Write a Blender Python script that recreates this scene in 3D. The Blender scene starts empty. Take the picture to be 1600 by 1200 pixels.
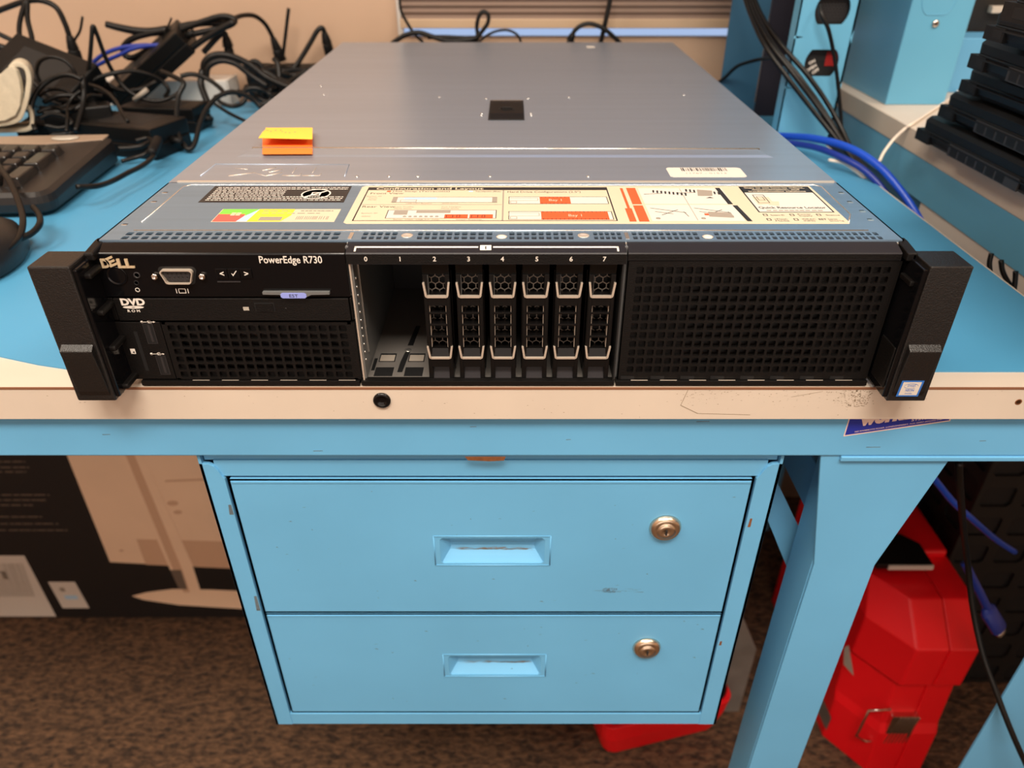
import bpy, math, random
from mathutils import Vector, Matrix
R = random.Random(7)
C = bpy.context.scene.collection
S = 0.001                                   # everything below is written in millimetres

# ------------------------------------------------------------------ measuring
CAM = (6.06, -372.7, 237.26); PITCH = 0.5763; FPX = 1149.14
_F = (0, math.cos(PITCH), -math.sin(PITCH)); _U = (0, math.sin(PITCH), math.cos(PITCH))
def P(px, py, X=None, Y=None, Z=None):
    """a point measured in the photograph, on a known plane of the room (mm)"""
    a = (px-800)/FPX; b = (600-py)/FPX
    d = (a, _F[1]+b*_U[1], _F[2]+b*_U[2])
    if X is not None: t = (X-CAM[0])/d[0]
    elif Y is not None: t = (Y-CAM[1])/d[1]
    else: t = (Z-CAM[2])/d[2]
    return (CAM[0]+t*d[0], CAM[1]+t*d[1], CAM[2]+t*d[2])

# ------------------------------------------------------------------ materials
def lin(c):
    return tuple(((v/255)/12.92 if v/255 <= .04045 else ((v/255+.055)/1.055)**2.4) for v in c)+(1,)
def mat(name, rgb, rough=.5, metal=0, var=0.0, vscale=40, bump=0.0, bscale=300, spec=.5, aniso=None, trans=0, coat=0, emit=0, stretch=None):
    m = bpy.data.materials.new(name); m.use_nodes = True
    nt = m.node_tree; b = nt.nodes['Principled BSDF']
    b.inputs['Base Color'].default_value = lin(rgb); b.inputs['Roughness'].default_value = rough
    b.inputs['Metallic'].default_value = metal; b.inputs['Specular IOR Level'].default_value = spec
    b.inputs['Coat Weight'].default_value = coat
    if trans: b.inputs['Transmission Weight'].default_value = trans
    if emit:
        b.inputs['Emission Color'].default_value = lin(rgb); b.inputs['Emission Strength'].default_value = emit
    tc = nt.nodes.new('ShaderNodeTexCoord'); mp = nt.nodes.new('ShaderNodeMapping')
    nt.links.new(tc.outputs['Object'], mp.inputs['Vector'])
    if stretch: mp.inputs['Scale'].default_value = stretch
    if var:
        n = nt.nodes.new('ShaderNodeTexNoise'); n.inputs['Scale'].default_value = vscale; n.inputs['Detail'].default_value = 6
        nt.links.new(mp.outputs['Vector'], n.inputs['Vector'])
        mr = nt.nodes.new('ShaderNodeMapRange'); mr.inputs['From Min'].default_value = .3; mr.inputs['From Max'].default_value = .7
        mr.inputs['To Min'].default_value = 1-var; mr.inputs['To Max'].default_value = 1+var*.6
        nt.links.new(n.outputs['Fac'], mr.inputs['Value'])
        mx = nt.nodes.new('ShaderNodeMix'); mx.data_type = 'RGBA'; mx.blend_type = 'MULTIPLY'; mx.inputs['Factor'].default_value = 1
        mx.inputs[6].default_value = lin(rgb); nt.links.new(mr.outputs['Result'], mx.inputs[7])
        nt.links.new(mx.outputs[2], b.inputs['Base Color'])
    if bump:
        n2 = nt.nodes.new('ShaderNodeTexNoise'); n2.inputs['Scale'].default_value = bscale; n2.inputs['Detail'].default_value = 3
        nt.links.new(mp.outputs['Vector'], n2.inputs['Vector'])
        bp = nt.nodes.new('ShaderNodeBump'); bp.inputs['Strength'].default_value = bump; bp.inputs['Distance'].default_value = .001
        nt.links.new(n2.outputs['Fac'], bp.inputs['Height']); nt.links.new(bp.outputs['Normal'], b.inputs['Normal'])
    return m
M = {}
M['blue'] = mat('blue enamel', (102,171,214), .38, var=.06, vscale=9, bump=.03, bscale=120)
M['teal'] = mat('blue enamel upright', (100,170,204), .4, var=.05, vscale=9)
M['mat'] = mat('blue rubber mat', (74,146,186), .5, var=.05, vscale=6, bump=.05, bscale=500)
M['cream'] = mat('cream laminate', (206,192,176), .4, var=.06, vscale=14)
M['wood'] = mat('brown laminate seam', (126,84,58), .7)
M['rust'] = mat('rust', (120,72,36), .8, var=.3, vscale=300)
M['scuff'] = mat('grey scuff', (92,104,112), .8, var=.3, vscale=300)
M['dirt'] = mat('dirt', (140,122,100), .9)
M['wall'] = mat('tan wall paint', (184,155,131), .8, var=.05, vscale=4, bump=.1, bscale=200)
M['ceil'] = mat('white ceiling', (226,220,210), .9)
M['steel'] = mat('galvanised steel lid', (172,183,199), .34, metal=.72, var=.05, vscale=30, stretch=(.15,4,1))
M['steel2'] = mat('galvanised steel cover', (136,162,186), .38, metal=.72, var=.06, vscale=30, stretch=(.15,6,1))
M['steelhi'] = mat('bright steel', (225,222,215), .25, metal=.9)
M['steeldk'] = mat('dull cage steel', (126,128,128), .45, metal=.55)
M['blk'] = mat('black plastic', (12,10,9), .45, bump=.25, bscale=1600, spec=.25)
M['ear'] = mat('textured black ear', (15,13,12), .38, bump=.3, bscale=1500, spec=.6)
M['pan'] = mat('bay floor pan', (104,100,96), .5, metal=.2)
M['lapgrey'] = mat('laptop vent grille', (52,51,52), .5)
M['blkgl'] = mat('glossy black plastic', (10,10,12), .14, spec=.35)
M['blkdk'] = mat('matt black inside', (9,9,10), .6)
M['blkcar'] = mat('carrier black plastic', (10,9,9), .34, spec=.3)
M['grey'] = mat('dark grey plastic', (48,45,46), .4, spec=.3)
M['head'] = mat('dark bezel', (27,25,29), .45, spec=.3)
M['hex'] = mat('dark vent steel', (118,110,102), .4, metal=.5)
M['postdk'] = mat('near black inner face', (30,27,40), .7)
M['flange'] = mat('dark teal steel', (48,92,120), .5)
M['trim'] = mat('champagne trim', (222,208,192), .34, metal=.6)
M['chrome'] = mat('chrome', (215,205,195), .15, metal=1)
M['brass'] = mat('worn nickel brass', (226,208,184), .28, metal=1)
M['print'] = mat('white print', (222,214,204), .6)
M['logo'] = mat('metal logo', (226,204,168), .3, metal=.45)
M['paper'] = mat('cream label paper', (206,192,166), .45)
M['white'] = mat('white label', (212,204,194), .5)
M['ink'] = mat('black ink', (36,34,34), .5)
M['inkg'] = mat('grey ink', (150,140,128), .6)
M['orange'] = mat('terracotta ink', (226,88,44), .5)
M['lav'] = mat('lavender tag', (140,152,222), .5)
M['green'] = mat('green ink', (120,200,70), .45); M['red'] = mat('red ink', (236,90,80), .45); M['yel'] = mat('yellow ink', (238,226,60), .45)
M['cyan'] = mat('pale blue ink', (170,205,230), .45)
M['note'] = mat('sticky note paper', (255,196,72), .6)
M['note_shaded'] = mat('sticky note shaded orange', (250,128,48), .5)  # flat part of the note, the flap's shadow put into its orange
M['navy'] = mat('navy sticker', (34,48,152), .4)
M['stline'] = mat('sticker border', (226,200,190), .4)
M['ibl'] = mat('badge blue', (52,110,190), .3)
M['cord'] = mat('black cord', (13,12,11), .42, spec=.3)
M['cordb'] = mat('black rubber plug', (10,9,9), .55, spec=.25)
M['brick'] = mat('black adapter plastic', (9,9,9), .4, spec=.3, bump=.1, bscale=900)
M['bcord'] = mat('blue network cord', (24,74,190), .35)
M['bcord2'] = mat('dark blue network cord', (28,50,140), .4)
M['wcord'] = mat('off white cord', (226,212,196), .45)
M['felt'] = mat('cream felt', (196,186,164), .95, var=.08, vscale=120, bump=.6, bscale=700)
M['kbd'] = mat('keyboard black plastic', (24,22,22), .38)
M['kbt'] = mat('keyboard brown grey trim', (146,126,108), .4)
M['key'] = mat('key plastic', (26,25,25), .22)
M['badge'] = mat('oval badge', (190,184,172), .35, metal=.3)
M['lap'] = mat('laptop black', (17,17,18), .5, spec=.3, bump=.1, bscale=900)
M['lapdk'] = mat('laptop vent black', (6,6,7), .6)
M['redp'] = mat('red plastic', (238,14,26), .38, bump=.15, bscale=900)
M['boxblk'] = mat('black printed cardboard', (22,17,16), .6)
M['boxpic'] = mat('printed beige', (244,214,184), .6, var=.06, vscale=8)
M['boxpic2'] = mat('printed shadow beige', (212,176,146), .6)
M['boxtxt'] = mat('printed grey text', (110,96,84), .7)
M['blind'] = mat('brown pleated fabric', (122,102,90), .8)
M['rail'] = mat('tan blind rail', (184,158,130), .5)
M['frame'] = mat('white window frame', (220,214,206), .5)
M['grey2'] = mat('galvanised sheet', (150,146,140), .45, metal=.5, var=.2, vscale=25)
M['redlab'] = mat('red breaker', (150,24,22), .5)
M['crate'] = mat('black crate plastic', (20,19,18), .5)
g = bpy.data.materials.new('window glass'); g.use_nodes = True
gb = g.node_tree.nodes['Principled BSDF']; gb.inputs['Transmission Weight'].default_value = 1; gb.inputs['Roughness'].default_value = 0; gb.inputs['IOR'].default_value = 1.02
M['glass'] = g
# carpet: looped pile in two browns
m = bpy.data.materials.new('brown loop carpet'); m.use_nodes = True; nt = m.node_tree; b = nt.nodes['Principled BSDF']; b.inputs['Roughness'].default_value = .95
tc = nt.nodes.new('ShaderNodeTexCoord'); mp = nt.nodes.new('ShaderNodeMapping'); mp.inputs['Scale'].default_value = (1, 1.9, 1)
nz = nt.nodes.new('ShaderNodeTexNoise'); nz.inputs['Scale'].default_value = 88; nz.inputs['Detail'].default_value = 3
cr = nt.nodes.new('ShaderNodeValToRGB'); cr.color_ramp.elements[0].position = .3; cr.color_ramp.elements[0].color = lin((38,27,20)); cr.color_ramp.elements[1].position = .72; cr.color_ramp.elements[1].color = lin((112,82,58))
bp = nt.nodes.new('ShaderNodeBump'); bp.inputs['Strength'].default_value = 1; bp.inputs['Distance'].default_value = .006
nt.links.new(tc.outputs['Object'], mp.inputs[0]); nt.links.new(mp.outputs[0], nz.inputs['Vector']); nt.links.new(nz.outputs['Fac'], cr.inputs[0])
nt.links.new(cr.outputs[0], b.inputs['Base Color']); nt.links.new(nz.outputs['Fac'], bp.inputs['Height']); nt.links.new(bp.outputs[0], b.inputs['Normal'])
M['carpet'] = m

# ------------------------------------------------------------------ mesh building
_tc = {}
def text_mesh(s, off):
    k = (s, off)
    if k not in _tc:
        cu = bpy.data.curves.new('t', 'FONT'); cu.body = s; cu.offset = off; cu.resolution_u = 3
        o = bpy.data.objects.new('t', cu); me = bpy.data.meshes.new_from_object(o)
        vs = [tuple(v.co) for v in me.vertices]; fs = [tuple(p.vertices) for p in me.polygons]
        w = max([v[0] for v in vs] or [1])
        _tc[k] = (vs, fs, w); bpy.data.objects.remove(o); bpy.data.meshes.remove(me)
    return _tc[k]
def TOP(z): return lambda u, v, w: (u, v, z+w)              # a surface facing up
def FRONT(y): return lambda u, v, w: (u, y-w, v)            # a surface facing the viewer's side
class B:
    def __init__(s): s.v = []; s.f = []; s.m = []; s.sm = []; s.mats = []
    def add(s, vs, fs, mt, smooth=False):
        k = len(s.v); s.v += [tuple(p) for p in vs]
        if mt not in s.mats: s.mats.append(mt)
        i = s.mats.index(mt)
        for f in fs: s.f.append([k+a for a in f]); s.m.append(i); s.sm.append(smooth)
    def box(s, x0, x1, y0, y1, z0, z1, mt):
        s.add([(x0,y0,z0),(x1,y0,z0),(x1,y1,z0),(x0,y1,z0),(x0,y0,z1),(x1,y0,z1),(x1,y1,z1),(x0,y1,z1)],
              [(3,2,1,0),(4,5,6,7),(0,1,5,4),(1,2,6,5),(2,3,7,6),(3,0,4,7)], mt)
    def prism(s, poly, T, w0, w1, mt):
        n = len(poly)
        s.add([T(u,v,w0) for u,v in poly]+[T(u,v,w1) for u,v in poly],
              [tuple(range(n))[::-1], tuple(range(n,2*n))]+[(i,(i+1)%n,n+(i+1)%n,n+i) for i in range(n)], mt)
    def loft(s, rings, mt, caps=True, smooth=False):
        n = len(rings[0]); vs = [p for r in rings for p in r]; fs = []
        for a in range(len(rings)-1):
            for i in range(n): fs.append((a*n+i, a*n+(i+1)%n, (a+1)*n+(i+1)%n, (a+1)*n+i))
        if caps: fs += [tuple(range(n))[::-1], tuple(range((len(rings)-1)*n, len(rings)*n))]
        s.add(vs, fs, mt, smooth)
    def tube(s, pts, r, mt, n=10, flat=1.0):
        pts = [Vector(p) for p in pts]; rings = []; up = None
        for i, p in enumerate(pts):
            d = (pts[min(i+1,len(pts)-1)]-pts[max(i-1,0)]).normalized()
            if up is None: up = d.orthogonal().normalized()
            up = (up-d*up.dot(d)).normalized(); side = d.cross(up)
            rr = r(i/(len(pts)-1)) if callable(r) else r
            rings.append([tuple(p+(up*math.cos(2*math.pi*k/n)+side*math.sin(2*math.pi*k/n)*flat)*rr) for k in range(n)])
        s.loft(rings, mt, True, True)
    def cyl(s, p0, p1, r0, r1, mt, n=20): s.tube([p0, p1], (lambda t: r0+(r1-r0)*t), mt, n)
    def lathe(s, prof, o, axis, mt, n=28):
        a = Vector(axis).normalized(); u = a.orthogonal().normalized(); w = a.cross(u); o = Vector(o)
        s.loft([[tuple(o+a*h+(u*math.cos(2*math.pi*k/n)+w*math.sin(2*math.pi*k/n))*r) for k in range(n)] for r, h in prof], mt, True, True)
    def flat(s, poly, T, w, mt): s.add([T(u,v,w) for u,v in poly], [tuple(range(len(poly)))], mt)
    def rect(s, u0, u1, v0, v1, T, w, mt): s.flat([(u0,v0),(u1,v0),(u1,v1),(u0,v1)], T, w, mt)
    def frame(s, u0, u1, v0, v1, t, T, w, mt):
        s.rect(u0,u1,v0,v0+t,T,w,mt); s.rect(u0,u1,v1-t,v1,T,w,mt); s.rect(u0,u0+t,v0+t,v1-t,T,w,mt); s.rect(u1-t,u1,v0+t,v1-t,T,w,mt)
    def text(s, st, u, v, size, T, w, mt, off=0.0, width=None, centre=False, rot=0):
        vs, fs, W = text_mesh(st, off); sx = size*1.38 if width is None else width/W; sy = size*1.38
        cu = sx*W/2 if centre else 0; c, sn = math.cos(rot), math.sin(rot)
        q = [(x*sx-cu, y*sy) for x, y, z in vs]
        s.add([T(u+a*c-b_*sn, v+a*sn+b_*c, w) for a, b_ in q], fs, mt)
    def dashes(s, u0, u1, v, h, T, w, mt, fill=.75, mean=3.0):
        u = u0
        while u < u1:
            L = R.uniform(.4, 1.6)*mean; e = min(u+L, u1); s.rect(u, e, v, v+h, T, w, mt); u = e+L*(1-fill)/fill*R.uniform(.6,1.4)+.05
    def perf(s, u0, u1, v0, v1, nu, nv, hu, hv, T, w, depth, mt, rad=.25, blind=None, mb=None):
        cu = (u1-u0)/nu; cv = (v1-v0)/nv
        for i in range(nu):
            for j in range(nv):
                a0 = u0+i*cu; b0 = v0+j*cv; a1 = a0+cu; b1 = b0+cv; ma = (a0+a1)/2; mb_ = (b0+b1)/2
                p0, p1, q0, q1 = ma-hu/2, ma+hu/2, mb_-hv/2, mb_+hv/2; c = rad*min(hu,hv)
                inn = [(p0+c,q0),(p1-c,q0),(p1,q0+c),(p1,q1-c),(p1-c,q1),(p0+c,q1),(p0,q1-c),(p0,q0+c)]
                out = [(p0+c,b0),(p1-c,b0),(a1,q0+c),(a1,q1-c),(p1-c,b1),(p0+c,b1),(a0,q1-c),(a0,q0+c)]
                cor = [(a1,b0),(a1,b1),(a0,b1),(a0,b0)]
                vs = [T(x,y,w) for x,y in inn]+[T(x,y,w) for x,y in out]+[T(x,y,w) for x,y in cor]+[T(x,y,w-depth) for x,y in inn]
                fs = [(8,9,1,0),(10,11,3,2),(12,13,5,4),(14,15,7,6),(9,16,10,2,1),(11,17,12,4,3),(13,18,14,6,5),(15,19,8,0,7)]
                fs += [(k,(k+1)%8,20+(k+1)%8,20+k) for k in range(8)]
                if blind and blind(i,j): fs.append(tuple(range(20,28)))
                s.add(vs, fs, mt)
    def hexes(s, u0, u1, v0, v1, a, t, T, w, mt, depth=.8):
        rr = a/math.sqrt(3); ri = (a-t)/math.sqrt(3); j = 0; v = v0
        while v <= v1+rr:
            u = u0+(a/2 if j % 2 else 0)
            while u <= u1+a/2:
                o = [(min(max(u+rr*math.sin(k*math.pi/3),u0),u1), min(max(v+rr*math.cos(k*math.pi/3),v0),v1)) for k in range(6)]
                i = [(min(max(u+ri*math.sin(k*math.pi/3),u0),u1), min(max(v+ri*math.cos(k*math.pi/3),v0),v1)) for k in range(6)]
                s.add([T(x,y,w) for x,y in o]+[T(x,y,w) for x,y in i]+[T(x,y,w-depth) for x,y in i],
                      [(k,(k+1)%6,6+(k+1)%6,6+k) for k in range(6)]+[(6+k,6+(k+1)%6,12+(k+1)%6,12+k) for k in range(6)], mt)
                u += a
            v += rr*1.5; j += 1
def smooth(pts, n=7):
    pts = [Vector(p) for p in pts]
    q = [pts[0]*2-pts[1]]+pts+[pts[-1]*2-pts[-2]]; out = []
    for i in range(1, len(q)-2):
        a, b, c, d = q[i-1:i+3]
        for k in range(n):
            t = k/n; out.append(.5*((2*b)+(c-a)*t+(2*a-5*b+4*c-d)*t*t+(3*b-a-3*c+d)*t**3))
    return out+[pts[-1]]
def root_of(o):
    while o.parent: o = o.parent
    return o
def obj(name, b, parent=None, bevel=0, local=False, kind=None, seg=2, label=None):
    """link the collected shapes as ONE mesh object"""
    org = Vector((0,0,0))
    if parent is not None and not local: org = root_of(parent).location/S
    me = bpy.data.meshes.new(name)
    me.from_pydata([((x-org.x)*S, (y-org.y)*S, (z-org.z)*S) for x,y,z in b.v], [], b.f)
    for k in b.mats: me.materials.append(M[k])
    for p, i, sm in zip(me.polygons, b.m, b.sm): p.material_index = i; p.use_smooth = sm
    o = bpy.data.objects.new(name, me); C.objects.link(o); o.parent = parent
    if bevel:
        md = o.modifiers.new('edge', 'BEVEL'); md.width = bevel*S; md.segments = seg; md.limit_method = 'ANGLE'; md.angle_limit = math.radians(35)
    if kind: o['kind'] = kind
    if label: o['label'] = label
    return o
def thing(name, label, cat, loc=(0,0,0), rz=0, group=None):
    o = bpy.data.objects.new(name, None); C.objects.link(o); o.empty_display_size = .02
    o.location = Vector(loc)*S; o.rotation_euler = (0,0,rz); return tag(o, label, cat, group)
def tag(o, label, cat, group=None):
    o['label'] = label; o['category'] = cat
    if group: o['group'] = group
    return o
def copy_part(o, parent, dx):
    c = o.copy(); C.objects.link(c); c.parent = parent; c.location.x += dx*S
    for ch in list(o.children):
        d = ch.copy(); C.objects.link(d); d.parent = c
    return c

# ------------------------------------------------------------------ the room
FZ = -800; WY = 790; CZ = 1900; XL = -2000; XR = 2200; YF = -2600
b = B(); b.box(XL,XR,YF,WY,FZ-20,FZ,'carpet'); obj('floor', b, kind='structure')
b = B(); b.box(XL,XR,YF,WY+60,CZ,CZ+20,'ceil'); obj('ceiling', b, kind='structure')
WX0, WX1, WZ0, WZ1 = -158, 900, 79, 1100                     # window opening
b = B()
b.box(XL,WX0,WY,WY+10,FZ,CZ,'wall'); b.box(WX1,XR,WY,WY+10,FZ,CZ,'wall'); b.box(WX0,WX1,WY,WY+10,FZ,WZ0,'wall'); b.box(WX0,WX1,WY,WY+10,WZ1,CZ,'wall')
obj('wall_back', b, kind='structure')
b = B(); b.box(XL-40,XL,YF,WY,FZ,CZ,'wall'); obj('wall_left', b, kind='structure')
b = B(); b.box(XR,XR+40,YF,WY,FZ,CZ,'wall'); obj('wall_right', b, kind='structure')
b = B(); b.box(XL,XR,YF-40,YF,FZ,CZ,'wall'); obj('wall_front', b, kind='structure')
b = B(); b.box(WX0,WX0+8,WY+2,WY+10,WZ0,WZ1,'frame'); b.box(WX1-8,WX1,WY+2,WY+10,WZ0,WZ1,'frame'); b.box(WX0+8,WX1-8,WY+2,WY+10,WZ1-10,WZ1,'frame'); b.box(WX0+8,WX1-8,WY+2,WY+10,WZ0,WZ0+.6,'frame')
w1 = obj('window_1', b, kind='structure')
b = B(); b.box(WX0+8,WX1-8,WY+5,WY+7,WZ0+.6,WZ1-10,'glass'); obj('glass_pane', b, w1)
t = thing('pleated_blind', 'brown pleated blind lowered over the window behind the server', 'blind', (371,WY-10,WZ0+14))
b = B(); zz = 104; n = 0; rows = []
while zz < 620: rows.append((zz, WY-12+(2.6 if n % 2 else 0))); zz += 4.2; n += 1
for (z0,y0),(z1,y1) in zip(rows, rows[1:]):
    b.add([(WX0+7,y0,z0),(WX1-4,y0,z0),(WX1-4,y1,z1),(WX0+7,y1,z1)], [(0,1,2,3)], 'blind')
    b.add([(WX0+7,y0+1,z0),(WX1-4,y0+1,z0),(WX1-4,y1+1,z1),(WX0+7,y1+1,z1)], [(3,2,1,0)], 'blind')
obj('pleated_fabric', b, t)
b = B(); b.box(WX0+6,WX1-4,WY-16,WY-4,92,104,'rail'); obj('bottom_rail', b, t, 1)
b = B(); b.box(WX0+6,WX1-4,WY-18,WY-2,620,640,'rail'); obj('top_rail', b, t, 1)

# ------------------------------------------------------------------ workbench
XE = 380
t = bench = thing('workbench', 'blue steel workbench with a cream laminate top carrying the server', 'workbench', (-200,0,FZ))
b = B(); b.box(-1150,XE,-9.7,740,-24.2,-1,'cream'); b.box(-1150,XE,-10.0,-9.5,-2.6,-0.8,'wood')
# scratches and tape residue on the front edge
T = FRONT(-9.75)
for i in range(260):
    u = R.choice([R.gauss(205,4), R.uniform(105,205), R.uniform(105,205), R.uniform(-290,300)]); v = -3.2-abs(R.gauss(0,6)) if u > 100 else R.uniform(-23,-4)
    if v < -23.5: continue
    L = R.uniform(.2,1.5); h = R.uniform(.1,.4); b.flat([(u,v),(u+L,v+R.uniform(-.2,.2)),(u+L*.7,v+h)], T, .02, 'dirt')
for i in range(170):
    u = R.gauss(212,4); v = R.uniform(-15,-3)
    b.flat([(u,v),(u+R.uniform(.3,1.4),v),(u+.6,v+R.uniform(.2,.7))], T, .03, 'dirt')
for (ax,av),(bx,bv) in (((110,-3),(107,-14)),((107,-14),(118,-20)),((118,-20),(150,-21)),((172,-8),(190,-4))): b.flat([(ax,av),(bx,bv),(bx+.4,bv+.3),(ax+.4,av+.3)], T, .03, 'dirt')
obj('tabletop', b, t, .4)
b = B(); b.lathe([(5.2,0),(5.2,1.2),(3.6,1.8),(2.6,.6),(1.2,.4)], (-71.5,-9.7,-10), (0,-1,0), 'blkgl'); obj('hole_plug', b, t)
b = B(); b.lathe([(2.2,-.2),(2.0,.25),(1.4,.1)], (309,-9.6,-11.5), (0,-1,0), 'rust'); obj('screw_hole', b, t, label='small rusty screw hole')
b = B(); b.box(-1140,372,-4.5,36,-57,-24.2,'blue'); 
for u, v, L in ((-250,-40,5),(-120,-53,6),(40,-44,3),(120,-30,8),(300,-45,4),(230,-50,9),(-20,-34,4)): b.flat([(u,v),(u+L,v+.2),(u+L,v+.6),(u,v+.5)], FRONT(-4.5), .03, 'scuff')
obj('front_beam', b, t, 1.2)
b = B(); b.prism([(-24,-57.2),(2,-57.2),(1,-60.2),(-8,-60.8),(-22,-60)], FRONT(-4.6), 0, .3, 'rust'); obj('rust_patch', b, t, label='brown rust patch under the beam')
# shop sticker, tilted, cut by the table edge
b = B(); T0 = FRONT(-4.55); x0, z0, x1, z1 = 213.4, -41.2, 276.5, -29.3
def stk(u, v, w): return T0(x0+u*(x1-x0), z0+u*(z1-z0)+v*(1-0.0), w)
b.flat([(0,0),(1,0),(1,4.9),(0,16.8)], stk, .05, 'stline'); b.flat([(.012,.9),(.985,.9),(.985,4.9),(.012,16.8)], stk, .08, 'navy')
def stx(u, v, w): return T0(x0+u, z0+v+u*(z1-z0)/(x1-x0), w)
b.text('163 MAMMOTH ROAD, LONDONDERRY, N.H. 03053 (603)432-3767', 6, 2.0, 1.15, stx, .11, 'stline', .01, width=52)
b.text('worku', 8.5, 7.4, 9.5, stx, .11, 'stline', .07, width=30); b.text('SYSTEMS', 39, 4.4, 1.9, stx, .11, 'stline', .02, width=14)
st = obj('shop_sticker', b, t, label='navy blue sticker with white lettering, half hidden by the table edge')
# right leg with its gusset, rear leg
def leg(y, d, name):
    b = B(); T = FRONT(y)
    b.prism([(203.5,-57),(288,-57),(265,-157),(265,-799.9),(221,-799.9),(221.5,-157)], T, -2.5, 0, 'blue')
    b.box(221,223.5,y+2.5,y+d,-799.9,-60,'blue'); b.box(262.5,265,y+2.5,y+d,-799.9,-60,'blue')
    obj(name, b, t, .6)
leg(-3.2, 36, 'leg'); leg(560, 36, 'leg')
b = B(); b.box(216,345,-5.6,8,-60.6,-57.0,'blue'); obj('mounting_flange', b, t, .6)
b = B(); b.box(225,260,34,560,-140,-100,'blue'); obj('side_brace', b, t, .6)
b = B(); b.prism([(lambda a: (a[0],a[2]))(P(x,y,Y=45)) for x,y in ((1203,730),(1183,772),(1240,912),(1262,852))], FRONT(45), -3, 0, 'blue'); obj('diagonal_strut', b, t)
b = B()
for x in (-1130,-1085): b.box(x,x+3,-3,33,-799.9,-57,'blue')
b.box(-1130,-1082,-5.5,-3,-799.9,-57,'blue'); obj('leg', b, t, .6)
b = B(); b.box(-1130,-1082,690,726,-799.9,-24.2,'blue'); obj('leg', b, t, .6)
# rubber mat, its front left corner curling back
b = B(); poly = [(XE-3,7),(-255,7),(-287,15),(-317,25),(-400,44),(-1150,120),(-1150,740),(XE-3,740)]
b.prism(poly, TOP(0), -1, -.1, 'mat'); tag(obj('desk_mat', b), 'light blue rubber mat covering the bench top under the server', 'desk mat')
# dark upright on the rear right corner, an open channel with power outlets
t = thing('power_post', 'blue steel upright post with round cut-outs for outlets behind the server', 'post', (345,520,0))
b = B(); T = FRONT(512); px0, px1 = 316, 380
cx, hw, hh = 352, 18, 17
def cut(zc): return [(cx+hw*math.cos(a)*1.05, zc+max(-hh*.82,min(hh*.82,hh*math.sin(a)*1.15))) for a in [2*math.pi*k/32 for k in range(32)]]
zs = [90, 143, 196]; lo = 63.5
# plate with three real cut-outs: stack of ring cells
b.rect(px0,px1,0,lo,T,0,'teal')
for zc in zs:
    inn = cut(zc); a = [2*math.pi*k/32 for k in range(32)]; out = []
    for k in range(32):
        dx, dz = inn[k][0]-cx, inn[k][1]-zc; sx = ((px1 if dx > 0 else px0)-cx)/dx if abs(dx) > 1e-6 else 1e9; sz = (26.5 if dz > 0 else -26.5)/dz if abs(dz) > 1e-6 else 1e9; q = min(abs(sx),abs(sz)); out.append((cx+dx*q, zc+dz*q))
    b.add([T(u,v,0) for u,v in inn]+[T(u,v,0) for u,v in out]+[T(u,v,-2) for u,v in inn], [(k,(k+1)%32,32+(k+1)%32,32+k) for k in range(32)]+[(k,(k+1)%32,64+(k+1)%32,64+k) for k in range(32)], 'teal')
b.rect(px0,px1,zs[-1]+26.5,420,T,0,'teal'); b.box(px0,px0+2,512,530,0,420,'teal'); b.box(px1-2.5,px1,512,660,0,420,'teal')
b.flat([(cx+1+2*math.cos(k),50+2.4*math.sin(k)) for k in [j*math.pi/5 for j in range(10)]], T, .05, 'blkdk')
obj('channel', b, t)
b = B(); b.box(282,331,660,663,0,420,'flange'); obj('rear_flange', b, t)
b = B(); b.box(331,380,655,658,0,420,'postdk'); b.box(376,377.4,514.5,655,0,420,'postdk'); obj('inner_face', b, t, label='dark inner face of the post')  # inside of the channel coloured near-black
for zc in zs[:2]:
    b = B(); b.box(326,376,519,536,zc-20,zc+20,'blkdk'); T2 = FRONT(518.9)
    b.hexes(334,370,zc+(2 if zc == 90 else -12),zc+14,3.6,.8,T2,.2,'grey')
    if zc == 90:
        b.rect(358,371,86,101,T2,.6,'redlab')
        b.text('ON', 341, 87, 3.4, T2, .6, 'print', .03, rot=.5); b.text('OPEN', 340, 79, 3.4, T2, .6, 'print', .03, rot=.6); b.text('OFF', 347, 77, 3.4, T2, .6, 'print', .03, rot=.6)
    obj('outlet', b, t, label='black breaker outlet with red switch' if zc == 90 else None)

# ------------------------------------------------------------------ drawer cabinet under the bench
t = cab = thing('drawer_cabinet', 'light blue steel cabinet with two locking drawers hung under the bench', 'cabinet', (-8,150,-354))
CT, CB, CL, CR = -57.5, -354, -197, 181.5
b = B()
b.box(CL,CL+2,-1,380,CB,CT-2,'blue'); b.box(CR-2,CR,-1,380,CB,CT-2,'blue'); b.box(CL,CR,0,380,CB,CB+2,'blue'); b.box(CL,CR,5,380,CT-4,CT,'blue'); b.box(CL,CR,378,380,CB,CT,'blue')
b.prism([(CL,CB),(CL+14,CB),(CL+14,-79),(CL+12.5,-76.5),(CL+11,-72),(CL+9,-68.5),(CL+6,-66.6),(CL,-66)], FRONT(-1), -3, 0, 'blue')
b.prism([(CR,CB),(CR-14.5,CB),(CR-14.5,-79),(CR-13,-76.5),(CR-11,-72),(CR-9,-68.5),(CR-6,-66.6),(CR,-66)], FRONT(-1), -3, 0, 'blue')
b.box(CL+9,CR-9,.6,4,-77.5,-64.5,'blue'); b.box(CL+3,CR-3,2,5,-65,CT,'blue')
b.box(CL+14,CR-14.5,-.6,3,CB,-339.5,'blue')
for x, z, h in ((CL+13.6,-106,9),(CL+13.6,-200,16)): b.prism([(x-3,z-h/2),(x,z-h/2),(x,z+h/2),(x-2,z+h/2)], FRONT(-1), 0, .1, 'scuff')
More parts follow.
